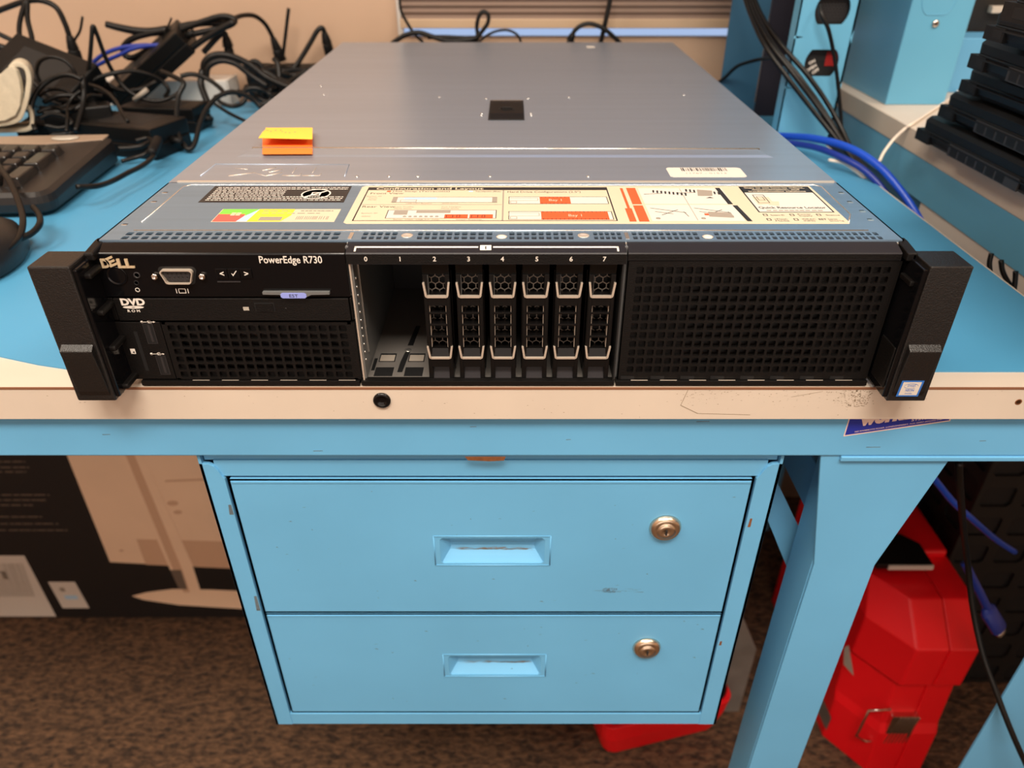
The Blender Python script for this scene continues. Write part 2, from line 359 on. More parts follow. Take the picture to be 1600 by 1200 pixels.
for x, z, h in ((CR-13,-118,8),(CR-13.5,-246,5)): b.prism([(x,z-h/2),(x+2,z-h/2),(x+2,z+h/2),(x+.5,z+h/2)], FRONT(-1), 0, .1, 'rust')
b.box(CL+15,CR-15,20,24,-345,-70,'blkdk')
obj('body', b, t, .8)
def drawer(z1, z0, hz, hh, dirt):
    d0, d1 = -181.2, 165.5; T = FRONT(0); mx = (d0+d1)/2
    b = B(); cz = hz
    # front plate with the pull opening cut out
    b.perf(mx-41, mx+41, cz-hh/2-4, cz+hh/2+4, 1, 1, 74, hh, T, 0, .6, 'blue', rad=.08)
    b.rect(d0,mx-41,z0,z1,T,0,'blue'); b.rect(mx+41,d1,z0,z1,T,0,'blue'); b.rect(mx-41,mx+41,z0,cz-hh/2-4,T,0,'blue'); b.rect(mx-41,mx+41,cz+hh/2+4,z1,T,0,'blue')
    b.box(d0,d0+1,0,6,z0,z1,'blue'); b.box(d1-1,d1,0,6,z0,z1,'blue'); b.box(d0,d1,0,6,z1-1.5,z1,'blue'); b.box(d0,d1,0,6,z0,z0+1.5,'blue')
    b.prism([(d0+1,z1-3.5),(d1-1,z1-3.5),(d1-1.5,z1-2.2),(d0+1.5,z1-2.2)], T, 0, .5, 'blue')
    for i in range(dirt):
        u = R.gauss(78,9); v = R.gauss(-187,1.6); L = R.uniform(1,9); b.flat([(u,v),(u+L,v+R.uniform(-.2,.3)),(u+L*.8,v+.35)], T, .03, 'scuff')
    for i in range(dirt*3):
        u = R.uniform(72,82); v = R.uniform(-189.5,-184.5); b.flat([(u,v),(u+R.uniform(1,3),v),(u+2,v+.35)], T, .03, 'scuff')
    for i in range(34):
        u = R.uniform(d0+8,d1-8); v = R.uniform(z0+5,z1-5); L = R.uniform(.5,4); b.flat([(u,v),(u+L,v+R.uniform(-.8,.8)),(u+L*.6,v+.5)], T, .03, 'scuff')
    o = obj('drawer', b, t)
    b = B(); x0, x1 = mx-37, mx+37; lo, hi = cz-hh/2, cz+hh/2
    prof = [(hi+.5,1.5),(hi-3,5),(lo+hh*.6,7.5),(lo+hh*.42,8),(lo+hh*.3,7),(lo+hh*.16,4),(lo-.5,.4)]
    nn = 12
    for (za,ya),(zb,yb) in zip(prof, prof[1:]): b.add([(x0+ya*.9,ya,za),(x1-ya*.9,ya,za),(x1-yb*.9,yb,zb),(x0+yb*.9,yb,zb),(x0,.3,za),(x0,.3,zb),(x1,.3,za),(x1,.3,zb)], [(0,1,2,3),(4,0,3,5),(1,6,7,2)], 'blue', False)
    for e in range(80):
        u = R.uniform(x0+8,x1-14); v = lo+hh*.30+R.gauss(.3,.8); b.flat([(u,v),(u+8,v+.1),(u+7,v+.35)], FRONT(6.6), .1, 'dirt')
    # rolled rim round the opening
    for s_, z_ in ((hi+1.8,1),(lo-1.8,-1)): b.tube([(mx-41,-.05,s_),(mx+41,-.05,s_)], .45, 'blue', 8)
    for x_ in (mx-41,mx+41): b.tube([(x_,-.05,lo-1.8),(x_,-.05,hi+1.8)], .45, 'blue', 8)
    obj('recessed_pull', b, o)
    b = B(); b.lathe([(11,0),(11,1.2),(9.5,3.6),(7.2,4.4),(6.6,3.6),(6.4,5.2),(3,5.6),(2.4,5.1)], (112,0,hz+23), (0,-1,0), 'brass'); b.box(111.4,112.6,-5.9,-5.2,hz+20.5,hz+25,'ink')
    obj('lock', b, o)
drawer(-79.6, -211.5, -146, 25, 22); drawer(-212.2, -338.4, -275, 24, 0)

# ------------------------------------------------------------------ the rack server
t = srv = thing('rack_server', 'wide black and steel rack server lying on the bench mat', 'server', (0,340,0))
FY = -8; ZT = 86.8; W = 217; SEAM = 98
b = B()
b.box(-W,-W+1.5,2,682,0,ZT-1.2,'steel2'); b.box(W-1.5,W,2,682,0,ZT-1.2,'steel2'); b.box(-W,W,130,682,0,1.5,'steel2'); b.box(-W,W,680,682,0,ZT-1.2,'steel2')
b.box(-W,-83,4,130,0,1.5,'steel2'); b.box(67,W,4,130,0,1.5,'steel2')
b.box(-83,-81.5,-4,130,1,ZT-2,'steeldk'); b.box(66.5,68,-4,130,1,ZT-2,'steeldk'); b.box(-82,67,128,130,1,ZT-2,'blkdk')
b.box(-W+2,-84,6,8,1.5,ZT-2,'blkdk'); b.box(69,W-2,6,8,1.5,ZT-2,'blkdk')
obj('chassis', b, t)
# lid
b = B(); b.box(-W,W,SEAM+1.5,684,ZT-1.2,ZT,'steel')
T = TOP(ZT)
def bead(pts, r=.7, mt='steelhi', bb=None, flat=1): (bb or b).tube(pts, r, mt, 8)
# long raised rib, a shallow ramp either side
rb = [(-189,160),(-184,174),(186,171.5),(190,158.5)]
b.add([(-191,157,ZT),(-186.5,176.5,ZT),(189,173.5,ZT),(193,155,ZT),(-187,160,ZT-.0+.9),(-183.5,173.6,ZT+1.6),(185.5,170.8,ZT+1.6),(189,158.5,ZT+.9)], [(0,1,5,4),(1,2,6,5),(2,3,7,6),(3,0,4,7),(4,5,6,7)], 'steel')
bead([(-184.5,174.6,ZT+1.1),(187,171.9,ZT+1.1)], 1.2)
# stamped name panel
e = [(-201,112.5),(-200,139.5),(-107,138.5),(-105,111.5)]
bead([(x,y,ZT) for x,y in [e[0],e[1],e[2],e[3]]], .55, 'steel')
for (ax,ay),(bx,by),r_ in (((410,266.5),(432,262),.7),((420,269.5),(441,265),.7),((415,275),(441,270),.7),((357,275),(397,270),.7),((397,270),(415,275),.4),((441,274.5),(468,274.5),.6),((472,274.5),(499,274.5),.6),((457,270.5),(463,262),.35),((488,270.5),(494,262),.35),((368,263),(387,264.5),.4),((468,274.5),(471,271),.35),((499,274.5),(502,271),.35)):
    a_, c_ = P(ax,ay,Z=ZT), P(bx,by,Z=ZT); b.tube([a_, c_], r_*.55, 'trim', 8)
b.box(-W+6,W-2,SEAM+.2,SEAM+2.2,ZT-1,ZT+.9,'trim')
for x, y in ((-96.6,111),(-75.4,111),(-56.3,111),(-8.4,111),(56.6,111),(-61.8,352),(59.5,352),(169,361),(-184,402),(-172,361),(-18,345),(21,345),(-20,287),(-20,280),(22.5,287),(22.5,280)):
    b.lathe([(1.3,0),(1.1,.5),(.4,.8)], (x,y,ZT), (0,0,1), 'steelhi', 10)
lid = obj('lid', b, t)
b = B(); b.box(-14,16.5,264,336,ZT+.05,ZT+.7,'blkdk'); b.prism([(266,.7),(276,3.0),(318,3.0),(333,1.2),(333,.7)], lambda u,v,w: (w,u,ZT+v), -12.6, 15.2, 'blk')
b.lathe([(7,0),(7,.3),(5.4,.3),(5.4,0)], (1.3,292,ZT+3.0), (0,0,1), 'blkdk', 24); b.box(-2,5,291,293,ZT+3,ZT+3.3,'blkdk'); b.box(-14,16.5,336,339,ZT+.1,ZT+.5,'steelhi')
obj('lid_latch', b, lid, .4)
b = B(); c_ = [(111.3,110),(162,110),(162,131),(111.3,131)]; b.prism([(113,109.7),(160,109.7),(162,111.5),(162,129),(160,131),(113,131),(111.2,129),(111.2,111.5)], T, .02, .12, 'white')
u = 121
while u < 152:
    wd = R.choice([.35,.35,.7,1.0]); b.rect(u,u+wd,123,130,T,.16,'ink'); u += wd+R.choice([.4,.5,.9])
b.text('11767 - 01513', 122, 117, 2.6, T, .16, 'inkg', width=28); obj('barcode_label', b, lid, label='white barcode sticker')
b = B(); b.prism([(101,640),(111,640),(111,652),(101,652)], T, .02, .2, 'white'); obj('small_tag', b, lid, label='small white tag near the rear edge')
# front cover with its vents and labels
b = B(); z1 = ZT
def vents(u0, u1, n): b.perf(u0, u1, 1.2, 12.8, n, 2, (u1-u0)/n*.68, 4.3, T, 0, 1.2, 'steel2', rad=.16)
b.rect(-W,W,13,SEAM,T,0,'steel2')
segs = [(-206,-87,22),(-76,-56,5),(-46,-22,6),(-22,-4,4),(4,24,5),(24,40,4),(50,66,5),(71,108,10),(116,207,24)]
last = -W
for u0,u1,n in segs:
    b.rect(last,u0,1.2,13,T,0,'steel2'); vents(u0,u1,n); b.rect(u0,u1,12.8,13,T,0,'steel2'); last = u1
b.rect(last,W,1.2,13,T,0,'steel2'); b.box(-W,W,1.0,1.2,ZT-2,ZT,'steel2'); b.box(-W,W,.2,1.2,ZT-2.2,ZT-1.4,'trim')
b.box(-W,-W+1,1,SEAM,ZT-8,ZT,'steel2'); b.box(W-1,W,1,SEAM,ZT-8,ZT,'steel2')
bead([(-204,27,ZT),(-204,90,ZT),(-200,94,ZT),(200,94,ZT),(204,90,ZT),(203,40,ZT),(197,27,ZT)], .45, 'steelhi')
bead([(-203,14.6,ZT),(203,14.6,ZT)], .5, 'steelhi')
for x, y in ((-211,60),(-211,77),(-212,22),(211,30),(212,44),(211,60),(212,77)): b.box(x-1.6,x+1.6,y,y+1.2,ZT,ZT+.25,'steelhi'); b.box(x-1.4,x+1.4,y+2,y+3,ZT,ZT+.05,'blkdk')
for x in (-51,45): b.lathe([(3.2,0),(3.2,.25),(2,.3),(1.6,.05)], (x,7,ZT), (0,0,1), 'trim', 20)
for x in (0.5,112): b.lathe([(2.6,.02),(3,.5),(1.5,.9)], (x,4.5,ZT), (0,0,1), 'white', 20)
for x in (-81.5,68.5): b.box(x-1,x+1,2,11,ZT,ZT+.3,'steelhi')
b.box(-W+2,W-2,2,14,ZT-6,ZT-5,'blkdk')  # black plate added under the vents to darken the holes
cover = obj('front_cover', b, t)
# black safety label
b = B(); b.prism([(-184,60.3),(-95.8,60.3),(-96.4,91.4),(-184,91.4)], T, .02, .1, 'ink')
for i in range(9):
    v = 87.6-i*2.95
    u1 = -98 if i < 2 or i > 5 else -136
    b.dashes(-181, u1, v, 1.1, T, .14, 'print', .78, 1.8)
b.lathe([(9.2,0),(9.2,.05),(8.2,.06),(8.2,0)], (-116,76,ZT+.1), (0,0,1), 'print', 32); b.box(-119,-113,73,79,ZT+.1,ZT+.13,'print'); b.box(-118,-114,74,78,ZT+.13,ZT+.15,'ink'); b.prism([(-122,71),(-121,70),(-110,81),(-111,82)], T, .1,.16,'print')
obj('safety_label', b, cover, label='black label with fine white text')
# licence label
b = B(); b.prism([(-165,27.6),(-95,27.6),(-95,48.6),(-165,48.6)], T, .02, .1, 'paper')
b.rect(-164.6,-141,38,48.4,T,.13,'green'); b.flat([(-164.6,28),(-151,28),(-149,34),(-149,40),(-164.6,40)],T,.15,'red'); b.flat([(-151,28),(-145,28),(-143,48.4),(-149,36)],T,.17,'cyan')
b.flat([(-145,28),(-126,28),(-122,38),(-122,48.4),(-143,48.4)],T,.15,'yel')
for u in (-157.4,-154.4):
    for v in (37.6,40.2): b.rect(u,u+2.6,v,v+2.2,T,.19,'paper')
b.rect(-139,-126,29.5,35.5,T,.19,'inkg'); b.dashes(-140,-124,44.5,1.2,T,.19,'inkg'); b.dashes(-140,-106,41,1,T,.19,'inkg')
b.dashes(-118,-99,44.8,1.4,T,.19,'inkg',.8,1.5)
u = -118
while u < -99: b.rect(u,u+.4,31.5,36.5,T,.19,'inkg'); u += R.choice([.8,1.1,1.5])
obj('licence_label', b, cover, label='coloured licence sticker in green, red and yellow')
# configuration label
b = B(); x0, x1, y0, y1 = -89.5, 197.5, 24.6, 91.6
b.prism([(x0+2,y0),(x1-1,y0),(x1,y0+2),(x1-1,y1),(x0+2,y1),(x0,y1-2),(x0,y0+2)], T, .02, .1, 'paper')
w1_, w2_, w3_ = .13, .16, .19
b.frame(-85.2,66.4,29,88.6,.8,T,w1_,'ink'); b.rect(-85.2,66.4,83.2,88.8,T,w2_,'ink'); b.text('Configuration and Layout', -80, 84.1, 3.9, T, w3_, 'paper', .02, width=68)
b.rect(.2,1.1,29,83.2,T,w1_,'inkg'); b.rect(-85,0,56,56.7,T,w1_,'inkg')
b.text('Front View', -82.5, 75.5, 3.2, T, w1_, 'ink', width=21); b.text('Rear View', -83.5, 51.3, 3.2, T, w1_, 'ink', width=20)
b.text('Hot Swap (Terracotta)', -69, 79.6, 2.6, T, w1_, 'ink', width=36); b.rect(-72.5,-70,79.6,82,T,w1_,'orange'); b.rect(-21,-18.5,79.6,82,T,w1_,'cyan')
b.text('Touchpoint (Blue)', -17, 79.6, 2.4, T, w1_, 'ink', width=16); b.text('Hard Drive Configurations (2.5")', 3, 78.2, 3.4, T, w1_, 'ink', width=46)
b.rect(-67,-3,60,70,T,w1_,'white'); b.frame(-67,-3,60,70,.45,T,w2_,'ink'); b.rect(-67,-64,60.5,69.5,T,w3_,'inkg'); b.rect(-6,-3,60.5,69.5,T,w3_,'inkg'); b.rect(-60,-40,65.5,69,T,w3_,'cyan'); b.frame(-62,-52,61,65,.4,T,w3_,'inkg')
b.rect(-67,-3,33,47,T,w1_,'white'); b.frame(-67,-3,33,47,.45,T,w2_,'ink'); b.rect(-63,-55,39,46,T,w3_,'inkg'); b.rect(-50,-30,42,46,T,w3_,'inkg')
for u in (-33,-18.5): b.rect(u,u+13.5,33.4,39.5,T,w3_,'orange'); b.frame(u+1,u+5,34.4,38.6,.4,T,w3_+.03,'ink'); b.frame(u+7,u+9,34.4,38.6,.4,T,w3_+.03,'ink')
for i in range(7): b.lathe([(1.1,0),(1.1,.02)], (-56+i*3.1,36,ZT+w3_), (0,0,1), 'inkg', 8)
for st_, u, v in (('System ID',-84,70.5),('Touch',-82,67.4),('Panel',-82,64.4),('System ID',-82,40.8),('iDRAC',-81,35.6),('USB NAV Buttons',-58,57.6),('DVD Drive',-36,57.6),('Low Profile',-64,51.6),('PCIe Slots',-64,48.6),('Full Height',-36,51.6),('PCIe Slots',-36,48.6),('Serial  VGA  USB 3.0  NIC',-62,30.4),('Power Supplies',-26,30.4)): b.text(st_, u, v, 1.7, T, w3_, 'inkg', width=len(st_)*1.05)
for v0, v1, u0, u1, tt in ((57.5,70.5,23,41.6,'Bay 1'),(31,44.6,23,62,'Bay 1')):
    b.rect(4,64.5,v0,v1,T,w1_,'white'); b.frame(4,64.5,v0,v1,.45,T,w2_,'ink'); b.frame(4,22,v0+6,v1-2.5,.35,T,w3_,'inkg'); b.frame(5,9,v0+1,v0+5,.35,T,w3_,'inkg'); b.rect(u0,u1,v0+.4,v1-.4,T,w3_,'orange')
    b.text(tt, (u0+u1)/2, v0+5, 4, T, w3_+.03, 'paper', centre=True, width=8); u = u0+1
    while u < u1-1: b.rect(u,u+.4,v1-2,v1-.5,T,w3_+.03,'ink'); b.rect(u,u+.4,v0+.5,v0+2,T,w3_+.03,'ink'); u += 2.4
b.rect(74.5,76.2,50,87,T,w1_,'orange'); b.rect(78.5,84.3,57,87.5,T,w1_,'orange'); b.rect(78.5,84.3,28,55,T,w1_,'orange'); b.rect(73,77,28,50,T,w1_,'orange')
for v0, v1 in ((57.5,87),(28.8,56)): b.rect(86,139,v0,v1,T,w1_,'white')
b.rect(112,112.4,30,86,T,w2_,'inkg'); b.flat([(136,57),(139,57),(138,87.5),(135,87.5)],T,w2_,'ink'); b.flat([(140,28.5),(143,28.5),(141,55),(138,55)],T,w2_,'ink')
def sketch(u0, v0, kind):
    for i in range(9): 
        a = u0+i*2.4; b.flat([(a,v0-i*.7),(a+1,v0-i*.7),(a+1.7,v0+5-i*.7),(a+.5,v0+5-i*.7)], T, w3_, 'ink')
    if kind: b.prism([(u0+6,v0-8),(u0+15,v0-8),(u0+17,v0+2),(u0+8,v0+4)], T, w3_, w3_+.02, 'inkg'); b.flat([(u0+10,v0-12),(u0+15,v0-12),(u0+13,v0-10)],T,w3_+.03,'ink')
    b.flat([(u0-6,v0-3),(u0+6,v0-1.6),(u0+6,v0-1),(u0-6,v0-2.4)], T, w3_, 'ink')
sketch(94,78,0); sketch(115,80,1); 
for u in (88,114):
    b.flat([(u,50),(u+20,42),(u+20,42.6),(u,50.6)],T,w3_,'ink'); b.flat([(u+2,44),(u+12,40),(u+12,40.6),(u+2,44.6)],T,w3_,'ink'); b.flat([(u+5,38),(u+16,47),(u+16,47.7),(u+5,38.7)],T,w3_,'ink'); b.lathe([(1.4,0),(1.4,.02)], (u+2,33,ZT+w3_), (0,0,1), 'inkg', 10); b.flat([(u+20,36),(u+20.4,36),(u+19,44),(u+18.6,44)],T,w3_,'ink')
b.prism([(120,36),(134,34),(134,42),(121,44)],T,w3_,w3_+.02,'inkg'); b.rect(118,120.5,38,41,T,w3_+.03,'orange')
b.frame(150.5,195,43,90,.9,T,w2_,'ink'); b.rect(151,194.5,78.5,89.5,T,w2_,'ink')
for i, s_ in enumerate(('Scan to see how-to videos,','documentation, and','troubleshooting solutions')): b.text(s_, 172.5, 86.3-i*3.4, 2.6, T, w3_+.02, 'paper', .02, width=(38,30,36)[i], centre=True)
b.rect(151.4,194.2,44,78.3,T,w1_,'white'); b.flat([(154,70),(164,70),(164,58),(154,56)],T,w2_,'paper'); b.frame(155,162,59,74,.5,T,w3_,'ink'); b.frame(156.5,160.5,64,71,.4,T,w3_,'ink'); b.flat([(160,56),(166,54),(168,62),(162,62)],T,w3_,'paper')
b.text('Quick Resource Locator', 172.6, 49.4, 3.6, T, w3_, 'ink', .015, width=40, centre=True); b.dashes(156,190,45.4,1.5,T,w3_,'inkg',.8,2)
for s_, u, v in (('System ID',156,37.5),('Power\nSupply',172,39),('Status',188,37.5),('vFlash\nMedia',156,31),('iDRAC\n(NMI)',172,31),('Express\nService Tag',187,31)): b.text(s_, u, v, 1.9, T, w2_, 'ink', width=8)
for u, v in ((153,38),(168.5,38),(184,38),(153,30.5),(168.5,30.5)): b.frame(u-1.2,u+1.4,v-.8,v+2.4,.5,T,w2_,'ink')
b.text('EST', 181.5, 30.5, 2.4, T, w2_, 'ink', .02, width=4.6)
obj('configuration_label', b, cover, label='cream label with drive bay diagrams and orange blocks')

# --- front, left third: control panel, optical drive, ports, grille
Tf = FRONT(FY)
def fz(py): return P(800,py,Y=FY)[2]
def fx(px, py): return P(px,py,Y=FY)[0]
def F2(px, py): p = P(px,py,Y=FY); return p[0], p[2]
prof = lambda zb, zt: [(FY,zb),(FY,zt-.5),(FY+.6,zt),(1.6,86.0),(10,86.0),(10,zb)]
YZ = lambda u, v, w: (w, u, v)
b = B(); b.prism(prof(57.2,83), YZ, -217, -82.6, 'blkgl')
cp = obj('control_panel', b, t, .5)
b = B()
def dell(u, v, h, T, w, mt, bb, wd):
    for i, s_ in enumerate('DELL'):
        bb.text(s_, u+i*wd*.245, v+(h*.05 if i == 1 else 0), h, T, w, mt, .04, width=wd*.27, rot=.38 if i == 1 else 0)
u0, v0 = F2(152,415); 
for k in range(4): dell(-213.4, 75.0, 5.0, Tf, .15+k*.25, 'logo', b, 17.5)
obj('brand_logo', b, cp, label='raised metallic logo')
b = B(); u0, v0 = F2(405,411); u1, _ = F2(504,411); b.text('PowerEdge R730', u0, v0, 4.2, Tf, .12, 'print', .012, width=u1-u0); obj('model_lettering', b, cp)
b = B(); u, v = F2(285,455)
b.frame(u-2,u+2,v-1.2,v+1.6,.35,Tf,.1,'print'); b.rect(u-3.4,u-3,v-1.2,v+1.6,Tf,.1,'print'); b.rect(u+3,u+3.4,v-1.2,v+1.6,Tf,.1,'print'); obj('display_symbol', b, cp); b = B()
u, v = F2(215,453); b.lathe([(1.3,.05),(1.3,.1),(.95,.1),(.95,.05)], Tf(u,v,0), (0,-1,0), 'print', 16); obj('round_symbol', b, cp)
u, v = F2(183,431)
b = B(); b.lathe([(5.6,0),(5.4,.5),(5.0,.5),(4.8,.05),(4.3,.1),(1,.15)], Tf(u,v,0), (0,-1,0), 'blkgl', 28); obj('power_button', b, cp)
b = B(); u, v = F2(214,430); b.lathe([(1.9,0),(1.8,.4),(1.2,.3),(1.1,-.3)], Tf(u,v,0), (0,-1,0), 'grey', 18); u, v = F2(213,442); b.lathe([(1.4,0),(1.3,.1),(.9,.1),(.9,-.3)], Tf(u,v,0), (0,-1,0), 'blkdk', 18); obj('indicator_button', b, cp)
# video port
u, v = F2(279,430.5)
def dsub(w, h, k=.82, n=5):
    pts = []; r = min(w,h)*.22
    for sx, sy in ((1,1),(-1,1),(-1,-1),(1,-1)):
        cx_, cy_ = sx*(w/2*(1 if sy > 0 else k)-r), sy*(h/2-r); a0 = {(1,1):0,(-1,1):90,(-1,-1):180,(1,-1):270}[(sx,sy)]
        for q in range(n+1): a = math.radians(a0+90*q/n); pts.append((cx_+r*math.cos(a), cy_+r*math.sin(a)))
    return pts
b = B(); o1, o2, o3 = dsub(17.4,8.2), dsub(16.2,7), dsub(14.6,5.6)
N = len(o1)
b.prism([(u+x,v+y) for x,y in dsub(20.5,10.5)], Tf, 0, .15, 'blkdk')
b.loft([[Tf(u+x,v+y,.1) for x,y in o1],[Tf(u+x,v+y,2.6) for x,y in o1],[Tf(u+x,v+y,2.6) for x,y in o2],[Tf(u+x,v+y,.4) for x,y in o2]], 'trim', False)
b.prism([(u+x,v+y) for x,y in o3], Tf, .1, 1.4, 'grey')
for j in range(3):
    for i in range(5): b.lathe([(.55,0),(.55,.05)], Tf(u-5.2+i*2.4+(.9 if j == 1 else .3),v+1.7-j*1.75,1.4), (0,-1,0), 'blkdk', 8)
obj('video_port', b, cp)
for px in (243,317):
    b = B(); u, v = F2(px,431); b.lathe([(1.9,0),(1.9,1.8),(1.2,2.2),(1.1,1.2)], Tf(u,v,0), (0,-1,0), 'chrome', 6); obj('jack_screw', b, cp)
for i, s_ in enumerate('<v>'):
    b = B(); u, v = F2(347+i*19,427); b.box(u-3.1,u+3.1,FY-.6,FY+1,v-2.9,v+2.9,'blkgl')
    if s_ != 'v': b.text(s_, u, v-1.5, 3.2, FRONT(FY-.6), .06, 'print', .02, centre=True)
    else: b.flat([(u-1.4,v),(u-.6,v-1.4),(u+1.8,v+1.6),(u+1.4,v+1.8),(u-.6,v-.6),(u-1,v+.3)], FRONT(FY-.6), .06, 'print')
    obj('menu_button', b, cp, .25)
b = B(); u0, v0 = F2(340,440); u1, _ = F2(376,440); b.box(u0,u1,FY-.4,FY,v0-.3,v0+.3,'grey'); obj('display_slot', b, cp)
b = B(); u0, v0 = F2(412,456); u1, _ = F2(516,456)
b.prism([(u0,v0+.8),(u0,v0-.6),(u0+9,v0-.8),(u0+12,v0-2.6),(u1-14,v0-2.6),(u1-10,v0-.8),(u1,v0-.6),(u1,v0+.8)], Tf, .1, 2.2, 'steeldk')
m_ = (u0+u1)/2-1.5; b.prism([(m_-6,v0-2.7),(m_-7,v0-2),(m_-7,v0-.3),(m_-6,v0+.4),(m_+6,v0+.4),(m_+7,v0-.3),(m_+7,v0-2),(m_+6,v0-2.7)], Tf, 2.2, 2.5, 'lav'); b.text('EST', m_, v0-2.1, 1.9, Tf, 2.6, 'ink', centre=True, width=5)
obj('service_tag', b, cp, label='pull-out tag with a lavender label')
# optical drive
b = B(); b.box(-213.6,-84,FY-.4,8,42.6,56.4,'blk'); b.box(-216.8,-214.2,FY+.4,8,42.6,56.4,'blk'); b.box(-83.6,-82.6,FY+.4,8,42.6,56.4,'blk')
od = obj('optical_drive', b, t, .4)
To = FRONT(FY-.4)
b = B(); u0, v0 = F2(190,476); u1, _ = F2(228,476); b.text('DVD', u0, v0, 4.0, To, .08, 'print', .05, width=u1-u0)
u, v = F2(209,479.5); el = [(u+5.8*math.cos(k*math.pi/12), v+.9*math.sin(k*math.pi/12)) for k in range(24)]; b.flat(el, To, .08, 'print'); b.flat([(u+1*math.cos(k*math.pi/6), v+.2*math.sin(k*math.pi/6)) for k in range(12)], To, .1, 'ink')
u, v = F2(210,487); b.text('R O M', u, v, 1.5, To, .08, 'print', .03, width=7, centre=True)
obj('disc_logo', b, od); b = B(); u, v = F2(385,482); b.rect(u-1.6,u+1.6,v-1,v+1.2,To,.08,'badge'); obj('indicator_square', b, od)
b = B(); u, v = F2(414,479.5); b.box(u-5.4,u+5.4,FY-.5,FY-.3,v-2.8,v+2.8,'blkdk'); b.box(u-4.8,u+4.8,FY-1.0,FY-.5,v-2.3,v+2.2,'blk'); u, v = F2(447,482); b.lathe([(.6,0),(.6,.05)], To(u,v,0), (0,-1,0), 'blkdk', 10); obj('eject_button', b, od)
# port block
b = B(); b.box(-217,-191.6,FY,8,3.6,41.6,'blk'); pb = obj('port_panel', b, t, .4)
for py, pxx in ((521,235),(570,255)):
    u, v = F2(pxx,py); b = B(); b.box(u-2.9,u+2.9,FY-.05,FY+.5,v-6.6,v+6.6,'blkdk'); 
    b.frame(u-2.9,u+2.9,v-6.6,v+6.6,.4,Tf,.3,'grey'); b.box(u-.4,u+.9,FY-.2,FY,v-5.4,v+5.4,'grey'); obj('usb_port', b, pb)
b = B(); u, v = F2(221,549); b.box(u-1.0,u+1.0,FY-.06,FY+.4,v-13,v+13,'blkdk'); obj('card_slot', b, pb)
b = B()
for px, py in ((231,503),(246,553)):
    b = B(); u, v = F2(px,py); b.rect(u-3.4,u+3,v-.15,v+.2,Tf,.1,'print'); b.flat([(u+3,v-.6),(u+4.2,v),(u+3,v+.6)],Tf,.1,'print'); b.flat([(u-1,v),(u+.6,v+1),(u+1.8,v+1),(u+1.8,v+.7),(u+.7,v+.7),(u-.4,v)],Tf,.1,'print'); b.flat([(u-.6,v),(u+.8,v-1),(u+2,v-1),(u+2,v-.7),(u+1,v-.7),(u,v)],Tf,.1,'print'); b.lathe([(.8,0),(.8,.1)],Tf(u-3.4,v,0),(0,-1,0),'print',10); obj('port_symbol', b, pb)
b = B(); u, v = F2(208,549); b.flat([(u-1.4,v-1.6),(u+1.4,v-1.6),(u+1.4,v+1.8),(u-1.4,v+1.8)],Tf,.1,'print'); b.flat([(u-.5,v-.9),(u+.9,v-1.2),(u+.6,v+.4)],Tf,.12,'ink')
obj('card_symbol', b, pb)
# left grille
b = B(); gx0, gx1, gz0, gz1 = -190.8, -84.5, 4.4, 40.2
b.perf(gx0+2,gx1-2,gz0,gz1,18,7,4.2,3.9,FRONT(FY),0,2.2,'blk',.16, blind=lambda i,j: j in (0,6) or i in (0,17))
b.box(gx0-.3,gx0+2,FY,8,3.6,41.4,'blk'); b.box(gx1-2,-82.6,FY,8,3.6,41.4,'blk'); b.box(gx0,gx1,FY,8,40.2,41.4,'blk'); b.box(gx0,gx1,FY,8,3.6,4.4,'blk'); b.box(gx0,gx1,FY+5.5,8,4,41,'blkdk')
b.box(gx0+1,gx1-1,FY+3.2,FY+3.6,12,14,'grey'); b.box(gx0+1,gx1-1,FY+3.2,FY+3.6,22,24,'grey'); b.box(gx0+1,gx1-1,FY+3.2,FY+3.6,32,34,'grey')
obj('front_grille', b, t)
# lips along the bottom
b = B()
for x0, x1 in ((-212,-83.6),(-82.6,66.2),(67.2,215)): b.box(x0,x1,FY-1.4,FY+3.5,.1,3.0,'blk')
for i in range(6): b.box(-182+i*17.2,-172+i*17.2,FY-.5,FY,3.0,3.2,'inkg')
for i in range(8): b.box(76+i*17.2,86+i*17.2,FY-.5,FY,3.0,3.2,'trim')
obj('bottom_lip', b, t, .3)
# --- drive bay
b = B(); b.prism([(FY-.6,76.8),(FY-.6,82.6),(FY,83.2),(1.6,86.0),(10,86.0),(10,76.8)], YZ, -82.2, 67.0, 'head')
b.box(-82.2,67,FY-.62,FY-.6,77,82.4,'blk')
sl = lambda u, v, w: (u, FY+v*9.6, 83.2+v*2.8+w)
b.rect(-78,-12,.40,.52,sl,.1,'print'); b.rect(-4,63,.40,.52,sl,.1,'print'); b.rect(-78,-77,.1,.5,sl,.1,'print'); b.rect(62,63,.1,.5,sl,.1,'print'); b.rect(-11,-5,.2,.62,sl,.1,'print'); b.flat([(-8.2,.26),(-7.6,.26),(-7.6,.56),(-8.4,.5)],sl,.12,'ink')
for i, px in enumerate((572,624.5,679,732,785,838.5,892,944)):
    u, v = F2(px,407.4); b.text(str(i), u, v, 2.7, FRONT(FY-.62), .06, 'print', .015, centre=True)
obj('bay_header', b, t, .3)
b = B(); b.box(-81.4,-80.6,FY,6,3,77,'trim'); b.box(-80.6,-79.8,-6,120,2,80,'steeldk')
for k in range(11): b.lathe([(1.0,0),(.8,.5),(.3,.8)], (-79.9,-2.5,66-k*5.2), (1,0,0), 'steelhi', 10)
b.box(-79.8,-79.2,6,8,14,76,'steelhi'); b.box(65.4,66.2,FY,120,3,80,'blkdk')
b.box(-80,66,-4,120,1.0,2.2,'pan')
